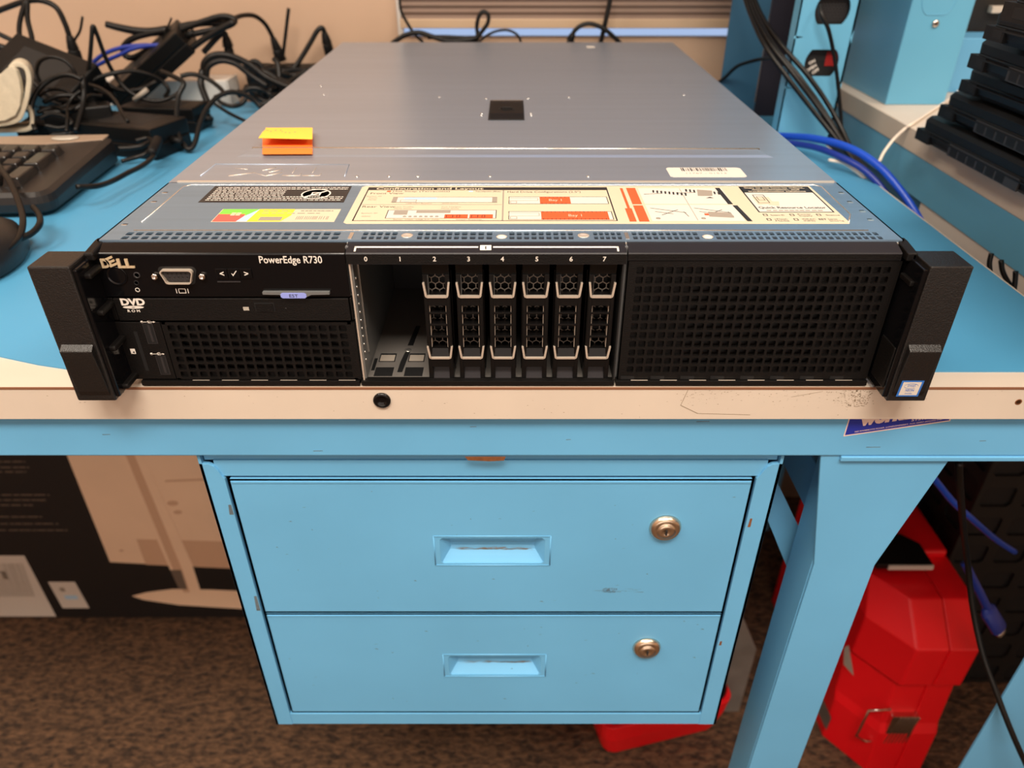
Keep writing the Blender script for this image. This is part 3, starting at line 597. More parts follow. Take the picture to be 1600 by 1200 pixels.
for xc in (-71,-53):
    b.box(xc-5.5,xc+5.5,-2.5,7.5,2.2,2.3,'blkdk'); b.box(xc-5.0,xc+5.0,14,24,2.2,2.3,'blkdk'); b.box(xc-4.4,xc+4.4,14.8,22,2.3,2.4,'trim')
b.prism([(-63,2),(-60,2),(-59,14),(-58,26),(-61,26),(-62.5,14)], TOP(2.2), 0, .12, 'blkdk'); b.prism([(-60.5,34),(-57,34),(-55,60),(-58,60)], TOP(2.2), 0, .12, 'blkdk'); b.lathe([(2.2,0),(2.0,.4),(1,.5)], (-59.5,28,2.2), (0,0,1), 'steelhi', 14); b.box(-79,-77,4,18,2.2,2.35,'blkdk')
b.box(-80,66,118,120,2,84,'blkdk'); b.box(-80,66,4,120,83.5,84.5,'blkdk')
obj('bay_cage', b, t)
def carrier(xc):
    Y0 = -6.5; T = FRONT(Y0); b = B()
    L, Rr = xc-7.3, xc+7.3
    b.prism([(-Y0*0+Y0+1.4,69.6),(Y0,76.2),(Y0+2,76.6),(12,76.6),(12,69.6)], YZ, L, Rr, 'blkcar')                       # slanted head
    b.box(L,xc-4.7,Y0+.6,10,2.6,69.6,'blkcar'); b.box(xc+4.7,Rr,Y0+.6,10,2.6,69.6,'blkcar'); b.box(xc-4.7,xc-4.5,Y0+1,0,57,69,'steeldk'); b.box(xc-4.7,xc-4.4,Y0+1,0,24,51,'trim'); b.box(xc+4.4,xc+4.7,Y0+1,0,24,51,'trim')
    b.box(xc-5.2,xc+5.2,Y0,4,51,56.6,'blkcar'); b.box(xc-6.9,xc-5.2,Y0,2,10,56,'blkcar'); b.box(xc+5.2,xc+6.9,Y0,2,10,56,'blkcar')
    for z in (45.6,38.2,30.6): b.box(xc-5.2,xc+5.2,Y0+.3,3,z,z+1.2,'blkcar')
    b.prism([(Y0+1.5,23.0),(Y0,17.6),(Y0,11.2),(4,11.2),(8,23.0)], YZ, xc-5.2, xc+5.2, 'blkcar')
    b.prism([(Y0+4.6,10.4),(Y0+2.5,6),(Y0+.2,1.8),(6,1.8),(6,10.4)], YZ, xc-5.0, xc+5.0, 'head')
    b.box(L-.4,L+.4,4,100,4,68,'blkcar'); b.box(Rr-.4,Rr+.4,4,100,4,68,'blkcar')
    b.box(L+.6,L+1.4,2,8,12,66,'trim')
    o = obj('drive_carrier', b, t, .35)
    b = B(); b.hexes(xc-5.4,xc+5.4,11.5,69.4,4.3,.5,FRONT(.5),0,'hex',.5); b.box(xc-6,xc+6,9,10,4,70,'blkdk'); obj('honeycomb_vent', b, o)
    def trim(z, zt, nm):
        b = B(); pts = [(xc-6.9,zt),(xc-5.9,z+.6),(xc-5.4,z),(xc+5.4,z),(xc+5.9,z+.6),(xc+6.9,zt)]
        for (a,c_),(d,e_) in zip(pts, pts[1:]):
            n_ = Vector((a-d,c_-e_)).normalized(); q = Vector((-n_.y,n_.x))*.55
            b.prism([(a+q.x,c_+q.y),(d+q.x,e_+q.y),(d-q.x,e_-q.y),(a-q.x,c_-q.y)], T, -1, 1.0, 'trim')
        obj(nm, b, o)
    trim(56.8, 65.2, 'handle_trim'); trim(17.6, 25.2, 'handle_trim')
    return o
c0 = carrier(-35.4)
for i in range(1,6): copy_part(c0, t, i*18.16)
# --- right third: header bar and big grille
b = B(); b.prism([(FY-.4,79.6),(FY-.4,82.6),(FY,83.2),(1.6,86.0),(10,86.0),(10,79.6)], YZ, 67.8, 213, 'head'); b.box(67.8,213,FY-.44,FY-.4,79.8,82.4,'blk'); b.box(68,214,FY+1,8,78.2,79.6,'blkdk'); obj('blank_header', b, t, .3)
b = B(); hx0, hx1, hz0, hz1 = 72.4, 210.6, 7.2, 75.6; Tg = FRONT(FY+.6)
b.perf(hx0,hx1,hz0,hz1,26,12,3.9,4.2,Tg,0,2.4,'blk',.15, blind=lambda i,j: i < 6 or i > 19 or j > 9 or j < 1)
b.rect(68,hx0,3.4,78.2,Tg,0,'blk'); b.rect(hx1,215,3.4,78.2,Tg,0,'blk'); b.rect(hx0,hx1,hz1,78.2,Tg,0,'blk'); b.rect(hx0,hx1,3.4,hz0,Tg,0,'blk'); b.box(68,68.6,FY+.6,8,3.4,78.2,'blk'); b.box(69,214,FY+5,8,3.4,78,'blkdk')
for i in range(8): b.box(70+i*17.6,78+i*17.6,FY+.3,FY+.6,3.4,5.4,'blkdk')
obj('front_grille', b, t)
# --- rack ears
def ear(sg):
    X = lambda a, c_: (min(sg*a,sg*c_), max(sg*a,sg*c_))
    b = B(); x = X(219,241); b.box(x[0],x[1],-27,-6,1.0,83.6,'ear')
    obj_e = None
    x = X(216.6,219.4); b.box(x[0],x[1],-26,6,3,81.5,'blkgl')
    x = X(216.8,219); b.box(x[0],x[1],-12,6,2,84.2,'blkgl'); 
    b.prism([(-12,80),(-12,84.4),(2,86.2),(6,86.2),(6,80)], YZ, *X(214,219.4), 'blk')
    if sg < 0:
        for z in (73.5,52,30,5): b.box(-219.4,-213.2,-21,-7,z,z+3.2,'blk'); b.box(-219.4,-217.2,-21,-19,max(z-9,2),z,'blk')
    else:
        b.box(214.6,219,-21,-9,69.5,72.5,'blk'); b.box(217.2,218.4,-21,-19,44,70,'grey'); b.box(216,218,-24,-8,8,34,'blk')
    e_ = obj('rack_ear', b, t, 1.0)
    b = B(); x = X(221,238.6); b.prism([(-26.5,38.4),(-30.4,35.4),(-30.2,33),(-27.8,8),(-26.5,3)], YZ, x[0], x[1], 'ear'); obj('release_latch', b, e_, .5)
    return e_
ear(-1); er = ear(1)
b = B()
lt = lambda u, v, w: (u, -30.2+(33-v)*.096-w, v)
b.prism([(223.2,4.6),(235.6,4.6),(235.6,15.8),(223.2,15.8)], lt, .05, .2, 'ibl'); b.rect(224.3,234.5,5.6,14.9,lt,.24,'white'); b.text('intel', 229.4, 11.6, 2.2, lt, .28, 'ibl', centre=True, width=4.4)
el = [(229.4+3.9*math.cos(k*math.pi/14), 12.2+1.7*math.sin(k*math.pi/14)) for k in range(25)]
for (a,c_),(d,e_) in zip(el, el[1:]): b.flat([(a,c_),(d,e_),(d,e_-.25),(a,c_-.25)], lt, .28, 'ibl')
b.text('XEON', 229.4, 8.4, 1.6, lt, .28, 'ibl', .02, centre=True, width=5); b.text('inside', 229.4, 6.4, 1.3, lt, .28, 'ibl', centre=True, width=4)
obj('processor_badge', b, er, label='white and blue processor badge')
# sticky note on the lid, its far half folded back over itself
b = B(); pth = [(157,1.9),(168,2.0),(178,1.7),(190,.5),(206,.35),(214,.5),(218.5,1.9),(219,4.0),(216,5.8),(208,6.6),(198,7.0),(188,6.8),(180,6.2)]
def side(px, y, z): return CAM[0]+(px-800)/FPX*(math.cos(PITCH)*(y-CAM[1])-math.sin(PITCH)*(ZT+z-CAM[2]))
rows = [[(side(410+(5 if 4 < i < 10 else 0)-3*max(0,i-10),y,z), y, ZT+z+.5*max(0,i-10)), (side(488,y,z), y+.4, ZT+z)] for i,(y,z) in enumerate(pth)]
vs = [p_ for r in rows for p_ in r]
for i in range(len(rows)-1): b.add(vs[2*i:2*i+4], [(0,1,3,2)], 'note_shaded' if i < 7 else 'note', True)
b.add([(x,y,z-.1) for x,y,z in vs], [(2*i,2*i+2,2*i+3,2*i+1) for i in range(len(rows)-1)], 'note_shaded', True)
for k in range(9):
    x = -184+k*3.1+R.uniform(-.6,.6); y = 200+R.uniform(-5,4); b.add([(x,y,ZT+7.15),(x+1.2,y,ZT+7.15),(x+1,y+2.4,ZT+7.15)], [(0,1,2)], 'inkg')
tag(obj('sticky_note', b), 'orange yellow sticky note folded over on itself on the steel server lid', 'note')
# ------------------------------------------------------------------ cords
def cable(name, label, cat, pts, r, mt='cord', Y=None, group=None, n=7, plug=None, flat=1.0):
    """pts: (px, py, Y) measured points"""
    q = [P(p[0], p[1], Z=p[3]) if len(p) > 3 else P(p[0], p[1], Y=(p[2] if len(p) > 2 else Y)) for p in pts]
    sm = smooth(q, n)
    b = B(); b.tube(sm, r, mt, 10, flat); o = tag(obj(name, b), label, cat, group)
    for pl in plug or []:
        end, size = pl; a, c = (sm[0], sm[3]) if end == 0 else (sm[-1], sm[-4])
        d = (a-c).normalized(); b = B(); k = size
        b.tube([a-d*k*.2, a+d*k*.5], lambda t: r*1.25+k*.10*t, 'cordb', 12)
        for i in range(4): b.tube([a+d*k*(.02+.13*i), a+d*k*(.08+.13*i)], r*1.7+k*.025*i, 'cordb', 12)
        b.tube([a+d*k*.5, a+d*k*.6, a+d*k*1.25], lambda t: k*(.26 if t < .1 else .36), 'cordb', 12, .75)
        obj('plug', b, o, .5)
    return o
def brick(label, cx, cy, cz, w, d, h, rz=0, rx=0, ry=0, name='power_adapter', mt='brick'):
    t = thing(name, label, 'power adapter', (cx,cy,cz), rz); t.rotation_euler = (rx, ry, rz)
    b = B(); b.box(-w/2,w/2,-d/2,d/2,0,h*.48,mt); b.box(-w/2,w/2,-d/2,d/2,h*.5,h,mt); b.box(-w/2+1,w/2-1,-d/2+1,d/2-1,h*.45,h*.55,mt); obj('body', b, t, 2.2, local=True)
    b = B(); b.tube([(w/2-1,0,h*.45),(w/2+12,0,h*.42)], lambda q: 5-2*q, 'cordb', 12); obj('strain_relief', b, t, local=True)
    b = B(); b.rect(-w*.3,w*.3,-d*.3,d*.3,lambda u,v,w_: (u,v,h+w_),.05,'blkdk'); obj('rating_label', b, t, local=True)
    return t
# --- adapters piled on the left of the bench
brick('glossy black power adapter lying flat on the mat behind the keyboard', -428, 492, 0, 104, 62, 34, -.30)
brick('large matt black power adapter propped up in the pile behind the cream felt', -556, 590, 34, 118, 70, 52, -.35, .55, .25)
brick('black power adapter tilted steeply against the wall beside the blue cords', -466, 684, 44, 132, 52, 32, .12, .25, -.62)
brick('black power adapter low in the pile just left of the server rear corner', -262, 640, 0, 84, 56, 32, .5)
brick('black power adapter half buried under the cord coils on the far left', -520, 520, 0, 90, 50, 28, .2)
brick('black power adapter on edge between the cream felt and the glossy adapter', -492, 505, 0, 70, 26, 46, .5)
brick('black power adapter lying behind the glossy adapter under the cords', -430, 590, 0, 96, 46, 30, -.1)
t = thing('power_strip', 'pale grey power strip lying along the wall behind the cords', 'power strip', (-560,730,0))
b = B(); b.box(-800,-392,714,756,0,34,'frame'); obj('housing', b, t, 2)
b = B(); b.box(-392,-389,713,757,-0,35,'white'); obj('end_cap', b, t, 1)
t = thing('outlet_block', 'black outlet block with plugs at the foot of the wall', 'power strip', (-290,760,0))
b = B(); b.box(-372,-215,740,776,0,46,'cordb'); obj('housing', b, t, 2)
b = B()
for x in (-350,-310,-270,-235): b.lathe([(14,0),(14,1),(12,1),(11.5,.2)], (x,758,46), (0,0,1), 'blk', 20)
obj('socket_ring', b, t)
# --- cords over the left half of the bench
k = 'black cords tangled on the left of the bench'
cable('plug_lead','thick black cord arching across the top left corner down to a ribbed plug','cord',[(-30,28),(10,12),(40,2),(65,1),(88,12),(102,38),(110,62)],3.4,Y=640,group=k,plug=[(1,22)])
cable('black_cord','black cord standing upright in a narrow loop, left of the arching cord','cord',[(35,75,620),(30,50,625),(33,25,630),(42,2,635),(43,30,630),(50,60,625),(48,80,620)],3.0,group=k)
cable('cord_tie','short loose tail end of a cable tie beside the arching cord plug','cable tie',[(129,26),(125,48),(117,62),(113,75)],1.6,Y=640,group=k)
cable('black_cord','straight black cord sloping down to the right at the far left edge','cord',[(-20,46),(0,54),(25,66),(50,78),(70,85)],3.0,Y=610,group=k)
cable('black_cord','pair of thick cords bundled low at the far left edge above the felt','cord',[(-20,68),(5,75),(30,82),(60,96),(80,100)],4.4,Y=590,group=k)
cable('black_cord','black cord rising to a sharp narrow peak then sweeping right in a long curve','cord',[(134,128,560),(140,95,560),(143,60,560),(145,41,562),(152,55,565),(165,90,570),(180,118,575),(198,140,575),(222,154,575),(248,158,580),(272,150,590),(284,140,600)],2.5,group=k)
cable('black_cord','thin black cord forming a round loop in front of the large matt adapter','cord',[(62,128,530),(57,112,530),(62,96,530),(78,89,530),(98,93,530),(113,106,530),(120,122,530)],2.2,group=k)
cable('black_cord','black cord curling from the middle of the pile down beside the felt','cord',[(128,124,500),(112,118,500),(96,118,500),(75,127,498),(58,143,490),(49,165,480),(49,185,470),(56,204,455)],2.7,group=k)
cable('black_cord','shiny black cord hanging nearly straight down in the middle of the pile','cord',[(129,118,520),(131,140,510),(130,160,500),(125,180,485),(118,205,465)],2.7,group=k)
cable('black_cord','black cord making a wide shallow arch to the right of the hanging cord','cord',[(136,132,560),(155,121,565),(180,114,570),(205,111,580),(230,116,590),(252,126,600),(263,140,600),(258,152,600)],2.6,group=k)
cable('black_cord','black cord bowing over the glossy adapter towards the right','cord',[(140,132,540),(160,140,520),(178,155,500),(190,175,470),(200,190,455)],2.2,group=k)
cable('black_cord','thin black cord drooping behind the glossy adapter towards the keyboard','cord',[(126,142,505),(113,153,500),(106,166,490),(105,185,470),(104,206,455)],1.9,group=k)
cable('black_cord','black cord lying in a flat ring beside the felt','cord',[(60,150,500),(75,140,510),(98,140,510),(112,150,505),(106,163,500),(85,170,495),(62,168,490)],2.3,group=k)
cable('black_cord','black cord in a flat coil low between felt and glossy adapter','cord',[(62,185,470),(80,178,475),(100,182,475),(112,192,470),(95,200,465),(70,196,462)],2.3,group=k)
cable('black_cord','black cord curving along the back of the glossy adapter in a low coil','cord',[(58,176,480),(82,168,490),(104,172,485),(124,164,500),(140,150,520),(160,150,530)],2.3,group=k)
cable('black_cord','black cord wound in a flat loop on top of the glossy adapter left end','cord',[(68,160,495),(90,150,500),(118,150,505),(130,160,500),(115,172,492),(88,175,488),(66,170,488)],2.6,group=k)
cable('black_cord','black cord drooping from the large adapter to the glossy adapter','cord',[(40,110,540),(60,135,530),(85,152,522),(115,158,515),(140,150,520)],2.8,group=k)
cable('black_cord','black cord snaking behind the hanging cord towards the tilted adapter','cord',[(118,96,590),(140,112,590),(165,130,590),(190,142,595),(220,140,600),(245,128,610)],3.2,group=k)
cable('black_cord','black cord looping low behind the round loop','cord',[(70,118,560),(95,130,555),(120,132,560),(150,140,565),(175,150,560)],3.4,group=k)
cable('network_cord','upper of two blue network cords among the black cords','cord',[(146,97),(160,86),(178,78),(200,73),(230,71),(262,73)],2.8,'bcord2',Y=680)
cable('network_cord','lower of two blue network cords among the black cords','cord',[(150,103),(168,94),(186,86),(206,77),(228,72),(255,70)],2.6,'bcord2',Y=672)
cable('bundled_cord','blunt thick end of a bundled black cord pointing left above the blue cords','cord',[(166,38),(185,43),(210,48),(235,50),(262,47)],lambda t: 4.2+1.6*t,Y=690,group=k)
cable('bundled_cord','thick black bundled cord looped twice along the wall above the blue cords','cord',[(262,47),(235,52),(208,60),(194,72),(195,86),(208,90),(228,80),(255,62),(285,46),(320,33),(345,26),(362,28),(366,34),(352,42),(318,50),(280,58),(255,66)],4.0,Y=688,group=k)
cable('bundled_cord','second black cord running straight along the top of the looped bundle','cord',[(256,50),(285,41),(318,36),(350,36),(368,33)],4.2,Y=694,group=k)
cable('bundled_cord','black cord crossing diagonally from the bundle down to the tilted adapter','cord',[(366,34),(340,48),(312,66),(282,88),(255,104),(228,116)],4.0,Y=676,group=k)
cable('cord_tie','thin wire tie sticking up from the bundle against the wall','cable tie',[(268,28),(264,38),(258,50),(262,70),(266,100)],1.3,Y=684)
cable('plug_lead','black cord arching over to a plug standing on the outlet block','cord',[(362,30,690),(380,24,715),(398,25,735),(413,36,750),(423,52,756),(428,64,758)],3.0,group=k,plug=[(1,22)])
cable('cord_tie','slim stiff strap standing up between the two outlet plugs','cable tie',[(451,13),(449,30),(446,55),(443,80),(441,95)],2.4,Y=760)
cable('plug_lead','black cord rising to a sharp bend and a plug by the server rear corner','cord',[(440,112,735),(458,107,745),(472,88,752),(486,65,757),(496,48,760),(504,44,762),(508,56,764)],3.4,group=k,plug=[(1,20)])
cable('plug_lead','short black cord bent over into a plug right of the tilted adapter','cord',[(318,82,700),(332,66,702),(344,54,704),(351,52,706),(354,62,706)],3.8,group=k,plug=[(1,18)])
cable('black_cord','glossy thick black cord arching left to right below the looped bundle','cord',[(318,118,650),(320,98,650),(334,87,652),(358,87,655),(388,100,660),(415,120,660),(440,132,655),(462,140,650)],4.4,group=k)
cable('black_cord','second glossy cord lying just under the arching thick one','cord',[(322,124,640),(326,104,642),(345,95,645),(368,100,648),(392,118,650),(418,135,648)],3.6,group=k)
cable('black_cord','black cord hanging in a deep open loop over the blue mat','cord',[(252,112,560),(272,120,550),(287,130,540),(279,150,530),(276,180,510),(278,208,490),(288,228,478),(297,233,476),(305,222,485),(312,195,505),(322,172,525),(338,153,545),(360,144,560),(382,148,570),(398,158,575),(408,168,575)],2.9,group=k)
cable('black_cord','black cord curving across in front of the pale power strip','cord',[(282,119,600),(300,116,605),(322,122,610),(342,136,600),(352,148,590)],2.8,group=k)
cable('black_cord','black cord forming a small ring on the mat beside the server','cord',[(336,150,590),(345,160,585),(362,166,580),(378,162,585),(384,150,590),(372,142,595)],2.6,group=k)
cable('black_cord','black cord trailing flat over the mat and under the server edge','cord',[(330,158,600),(350,172,590),(368,182,575),(385,190,560)],2.2,group=k)
cable('black_cord','flat black strap hanging down in front of the pale power strip','cord',[(316,110,640),(314,130,630),(320,150,620),(327,166,612)],4.2,group=k)
for i, (c_, lb) in enumerate([([(380,108,690),(398,96,690),(412,110,690),(415,130,685),(400,145,680),(382,135,680)],'black cord coiled in an upright ring left of the outlet plugs'),
    ([(392,125,670),(410,112,672),(432,125,672),(438,145,668),(418,158,664),(398,150,665)],'black cord coiled tightly against the server side'),
    ([(372,150,650),(392,138,652),(415,142,655),(425,155,650),(405,166,645)],'black cord coiled low between the mat and the server'),
    ([(428,150,680),(436,125,690),(434,100,700),(428,92,705)],'black cord rising from the coils to the outlet plugs'),
    ([(440,115,720),(460,118,715),(478,112,720),(490,105,725)],'black cord lying across the top of the outlet block'),
    ([(410,150,660),(425,140,668),(445,132,680),(462,122,700),(480,108,715)],'black cord running up along the server side edge'),
    ([(395,112,700),(420,118,690),(445,128,680),(458,136,670)],'thick black cord slanting down towards the server')]):
    cable('coiled_cord', lb, 'cord', c_, 3.6, group=k)
b = B(); q = [Vector(P(210,156,Y=572)),Vector(P(230,140,Y=572))]; b.tube([q[0],q[0]+(q[1]-q[0])*.8 if False else q[1]], 3.0, 'inkg', 12); tag(obj('white_plug', b), 'small white connector lying in the tangle of black cords', 'connector')
# --- keyboard
kx, ky = -408, 268
t = kb = thing('keyboard', 'black computer keyboard with a brown grey rear strip, left of the server', 'keyboard', (kx,ky,0), .07)
b = B(); KW, KD = 440, 172
def kring(z, e):
    pts = []; r = 16
    for cx_, cy_, a0 in ((-r,r,-90),(-r,KD-r,0),(-KW+r,KD-r,90),(-KW+r,r,180)):
        for q in range(6): a = math.radians(a0+q*18); pts.append((cx_+(r+e)*math.cos(a), cy_+(r+e)*math.sin(a), z))
    return pts
def tilt(ring, f): return [(x,y,z+f*(y/KD)) for x,y,z in ring]
b.loft([kring(3,-5), kring(6,-1), tilt(kring(13,0),6), tilt(kring(19,-1.5),9), tilt(kring(22,-6),10)], 'kbd')
obj('case', b, kb, local=True)
b = B(); b.prism([(-6,KD-6),(-6,KD-22),(-60,KD-34),(-150,KD-26),(-430,KD-26),(-430,KD-6)], lambda u,v,w: (u,v,20+10*v/KD+w), 1, 2.8, 'kbt'); obj('rear_strip', b, kb, 1, local=True)
b = B(); b.loft([[(-46+14*math.cos(a)*s_,KD-18+8*math.sin(a)*s_,31.8+z) for a in [2*math.pi*k_/28 for k_ in range(28)]] for s_,z in ((1,0),(1,1),(.9,1.6),(.5,1.8))], 'badge', True, True); obj('oval_badge', b, kb, local=True)
kz = lambda y: 22.2+10*y/KD
for i in range(9):
    for j in range(5):
        x = -30-i*19.2-(9 if i > 3 else 0); y = 20+j*19.2; w_, d_ = 17.6, 17.4
        if i == 0 and j in (0,2): d_ = 37
        if i == 0 and j in (1,3): continue
        if i == 1 and j == 0: pass
        if i == 3 and j == 0: continue
        if i == 2 and j == 0: w_ = 36.8
        b = B(); y1 = y+d_; x0 = x-w_
        bz, tz = kz(y)-1, 8.5
        b.add([(x0,y,bz),(x,y,bz),(x,y1,bz+1),(x0,y1,bz+1),(x0+2.6,y+2.2,bz+tz),(x-2.6,y+2.2,bz+tz),(x-2.6,y1-3.4,bz+tz+1.6),(x0+2.6,y1-3.4,bz+tz+1.6)], [(0,1,5,4),(1,2,6,5),(2,3,7,6),(3,0,4,7),(4,5,6,7)], 'key')
        obj('key', b, kb, 1.0, local=True)
# --- keyboard cord with its ferrite, mouse and mouse cord
o = cable('keyboard_lead','black cord trailing from under the keyboard to a ferrite bead on the mat','cord',[(120,292,285),(150,291,300),(175,283,325),(200,270,350),(222,259,375),(238,246,400),(243,232,425),(236,222,440),(222,228,430),(205,231,425),(185,232,420)],2.5)
b = B(); q0, q1 = Vector(P(247,217,Y=440)), Vector(P(237,240,Y=405)); b.tube([q0,q0.lerp(q1,.08),q0.lerp(q1,.92),q1], lambda t_: 5.2 if .05 < t_ < .95 else 3.6, 'cordb', 14); obj('ferrite_bead', b, o)
cable('black_cord','thin cord looping from the ferrite bead back behind the keyboard','cord',[(190,252,400),(212,246,410),(228,240,415),(240,226,430),(232,216,445),(212,220,440)],2.2)
t = ms = thing('mouse', 'dark computer mouse half out of frame in front of the keyboard', 'mouse', (-412,168,0), .3)
b = B(); rings = []
for z, s_ in ((0,.9),(4,1),(12,.98),(20,.9),(27,.7),(31,.45),(33,.1)): rings.append([(32*s_*math.cos(a), 55*s_*math.sin(a)-(4 if z > 20 else 0), z) for a in [2*math.pi*k_/28 for k_ in range(28)]])
b.loft(rings, 'kbd', True, True); obj('shell', b, ms, local=True)
b = B(); b.tube([(0,22,26),(0,44,21)], 4, 'grey', 12); obj('scroll_wheel', b, ms, local=True)
cable('mouse_lead','black cord bending down over the keyboard front towards the mouse','cord',[(-14,240,330),(0,262,300),(16,285,270),(30,318,235),(36,345,205),(30,370,180),(14,388,160),(-5,404,145)],2.6)
cable('black_cord','black cord curving back from the mouse under the keyboard','cord',[(52,324,235),(61,336,222),(62,350,205),(50,364,192),(30,374,180),(8,390,160)],2.6)
# --- folded felt
b = B()
def ribbon(px, th, y0, y1, dx=-25, dz=-4):
    path = smooth([Vector((P(x,y,Y=y0)[0],P(x,y,Y=y0)[2],0)) for x,y in px], 5); lft = []; rgt = []
    for i, p_ in enumerate(path):
        d = (path[min(i+1,len(path)-1)]-path[max(i-1,0)]).normalized(); nrm = Vector((-d.y,d.x,0)); lft.append(p_+nrm*th); rgt.append(p_-nrm*th)
    b.loft([[(l.x,y0,l.y),(r_.x,y0,r_.y),(r_.x+dx,y1,r_.y+dz),(l.x+dx,y1,l.y+dz)] for l, r_ in zip(lft, rgt)], 'felt', True, True)
ribbon([(-60,196),(-20,195),(8,193),(28,186),(37,168),(43,145),(45,122),(40,107),(29,101),(19,104),(16,110)], 2.6, 452, 500)
ribbon([(-60,206),(-20,205),(25,204),(46,201),(50,190),(48,176),(43,168)], 2.2, 460, 505)
pts = [P(x,y,Y=449) for x,y in ((-60,118),(-20,118),(0,116),(10,107),(18,103),(25,110),(30,126),(33,146),(31,166),(24,181),(8,189),(-20,192),(-60,194))]
pts = [(x,z) for x,_,z in pts]; b.prism(pts[::-1], FRONT(455), 0, 6, 'felt')
tag(obj('folded_felt', b, None, 1.2), 'cream felt strap folded into a loop behind the keyboard', 'felt strap')

# --- cords behind the server
k = 'black cords behind the server'
cable('black_cord','thin black cord dropping in front of the window left edge','cord',[(622,-30),(624,-5),(627,18),(640,42),(650,56),(660,66),(662,80)],2.0,Y=745,group=k)
cable('black_cord','thick black cord humped behind the left rear of the server','cord',[(600,80),(618,64),(636,54),(655,51),(675,57),(695,63),(720,64),(742,60),(750,52)],3.2,Y=735,group=k)
cable('black_cord','black cord standing in a teardrop loop behind the server','cord',[(725,72,740),(745,62,740),(745,40,740),(749,24,740),(756,18,740),(763,24,740),(762,36,740),(754,48,740),(745,58,740),(730,60,740),(700,58,738),(668,58,735)],2.8,group=k)
cable('black_cord','thin dark cord making a low hump in front of the window','cord',[(748,66),(760,56),(775,49),(792,47),(805,52),(812,60),(815,72)],1.7,Y=742,group=k)
cable('connector_lead','black cord arching from an upright flat connector to the right','cord',[(894,56),(898,48),(908,40),(922,37),(940,43),(955,54),(972,72),(984,96),(990,140),(992,170)],3.0,Y=735,group=k,plug=[(0,14)])
cable('black_cord','thick black cord hanging straight down in front of the blind','cord',[(955,-30),(953,0),(948,25),(943,48),(938,70),(936,90)],3.4,Y=745,group=k)
# ------------------------------------------------------------------ right side: second bench
X2 = 445
t = b2 = thing('side_bench', 'second blue bench with cream top along the right, carrying the laptop stack', 'workbench', (800,200,FZ))
b = B(); b.box(X2,1400,-350,780,10,33,'cream'); obj('tabletop', b, t, .8)
b = B(); b.box(X2+.8,X2+3,-345,778,-30,10,'teal'); b.box(X2+3,X2+30,-345,778,-30,-28,'teal'); obj('fascia', b, t, .5)
b = B(); b.box(X2+2,X2+70,28,30.5,FZ+.1,-30,'blue'); b.box(X2+66,X2+68.5,30.5,78,FZ+.1,-30,'blue'); obj('leg', b, t, .6)
b = B(); b.box(X2+2,X2+70,690,740,FZ+.1,-30,'blue'); obj('leg', b, t, .6)
b = B(); b.box(1320,1385,28,78,FZ+.1,10,'blue'); obj('leg', b, t, .6)
b = B(); b.box(X2+2.5,X2+5,60,400,-160,-28.5,'white'); b.box(X2+2.5,X2+5,400,690,-160,-28.5,'flange'); obj('side_panel', b, t, .5)
# upright on the second bench
t = thing('blue_upright', 'pale blue steel upright standing on the side bench left of the laptops', 'post', (500,660,33))
b = B(); b.box(463,535,569,762,33.1,460,'teal'); obj('box_section', b, t, 1)
b = B(); cxx, czz = P(1470,-6,Y=569)[0], P(1470,-6,Y=569)[2]; ring = [(cxx+20*math.cos(a), czz+max(-19,min(19,23*math.sin(a)))) for a in [2*math.pi*k_/40 for k_ in range(41)]]
b.tube([(u,568.9,v) for u,v in ring], .5, 'teal', 6); obj('knockout', b, t)
b = B(); q = P(1462,37,Y=568); b.lathe([(4.2,0),(4,1.6),(2,2.4),(.5,2.5)], (q[0],569,q[2]), (0,-1,0), 'chrome', 16); b.box(q[0]-2.6,q[0]+2.6,566.3,566.7,q[2]-.5,q[2]+.5,'ink'); obj('screw', b, t)
# laptops
def laptop(tip, z, rz, label, h=27, vents=True):
    x, y, _ = P(tip[0], tip[1], Z=z+9); t = thing('laptop', label, 'laptop', (x,y,z), rz, 'laptops stacked on the side bench')
    Wd, D = 350, 245
    def ring(z_, e, r=14):
        pts = []
        for cx_, cy_, a0 in ((Wd-r,-D+r,-90),(Wd-r,-r,0),(r,-r,90),(r,-D+r,180)):
            for q in range(6): a = math.radians(a0+q*18); pts.append((cx_+(r+e)*math.cos(a), cy_+(r+e)*math.sin(a), z_))
        return pts
    b = B(); b.loft([ring(0,-9),ring(5,-2),ring(h*.52,0),ring(h*.56,-.8)], 'lap'); b.box(-1.2,1,-D+14,-20,h*.40,h*.45,'lapdk'); obj('base', b, t, local=True)
    b = B(); b.loft([ring(h*.58,-.4),ring(h*.84,0),ring(h*.97,-3),ring(h,-9)], 'lap'); obj('display_lid', b, t, local=True)
    b = B(); b.box(-.8,16,-26,.6,2.5,h*.5,'lap'); b.box(-1.1,-.6,-24,-12,5,h*.42,'lapdk'); obj('battery', b, t, 1.5, local=True)
    if vents:
        b = B(); b.box(-.7,1,-172,-62,3,h*.5,'lapgrey')
        for q in range(6): b.box(-1.0,-.5,-78-q*15,-66-q*15,4,h*.42,'lapdk')
        obj('side_vent', b, t, .4, local=True)
    return t
laptop((1433,206),33.2,.03,'black laptop at the bottom of the stack, resting on the cream bench top')
laptop((1469,170),62,.03,'black laptop second from the bottom of the stack, six square vents in its side')
laptop((1502,130),91,.02,'thin black laptop third from the bottom of the stack, side without vents',25,False)
laptop((1516,92),118,-.04,'black laptop fourth from the bottom, turned slightly, with a pale corner',27)
laptop((1541,46),147,.0,'dark laptop fifth from the bottom of the stack, cut by the frame',25,False)
laptop((1569,14),174,.02,'black laptop on top of the stack in the upper right corner',27,False)
t = thing('storage_rack', 'black equipment shelf behind the laptops in the upper right corner', 'shelf', (900,720,33))
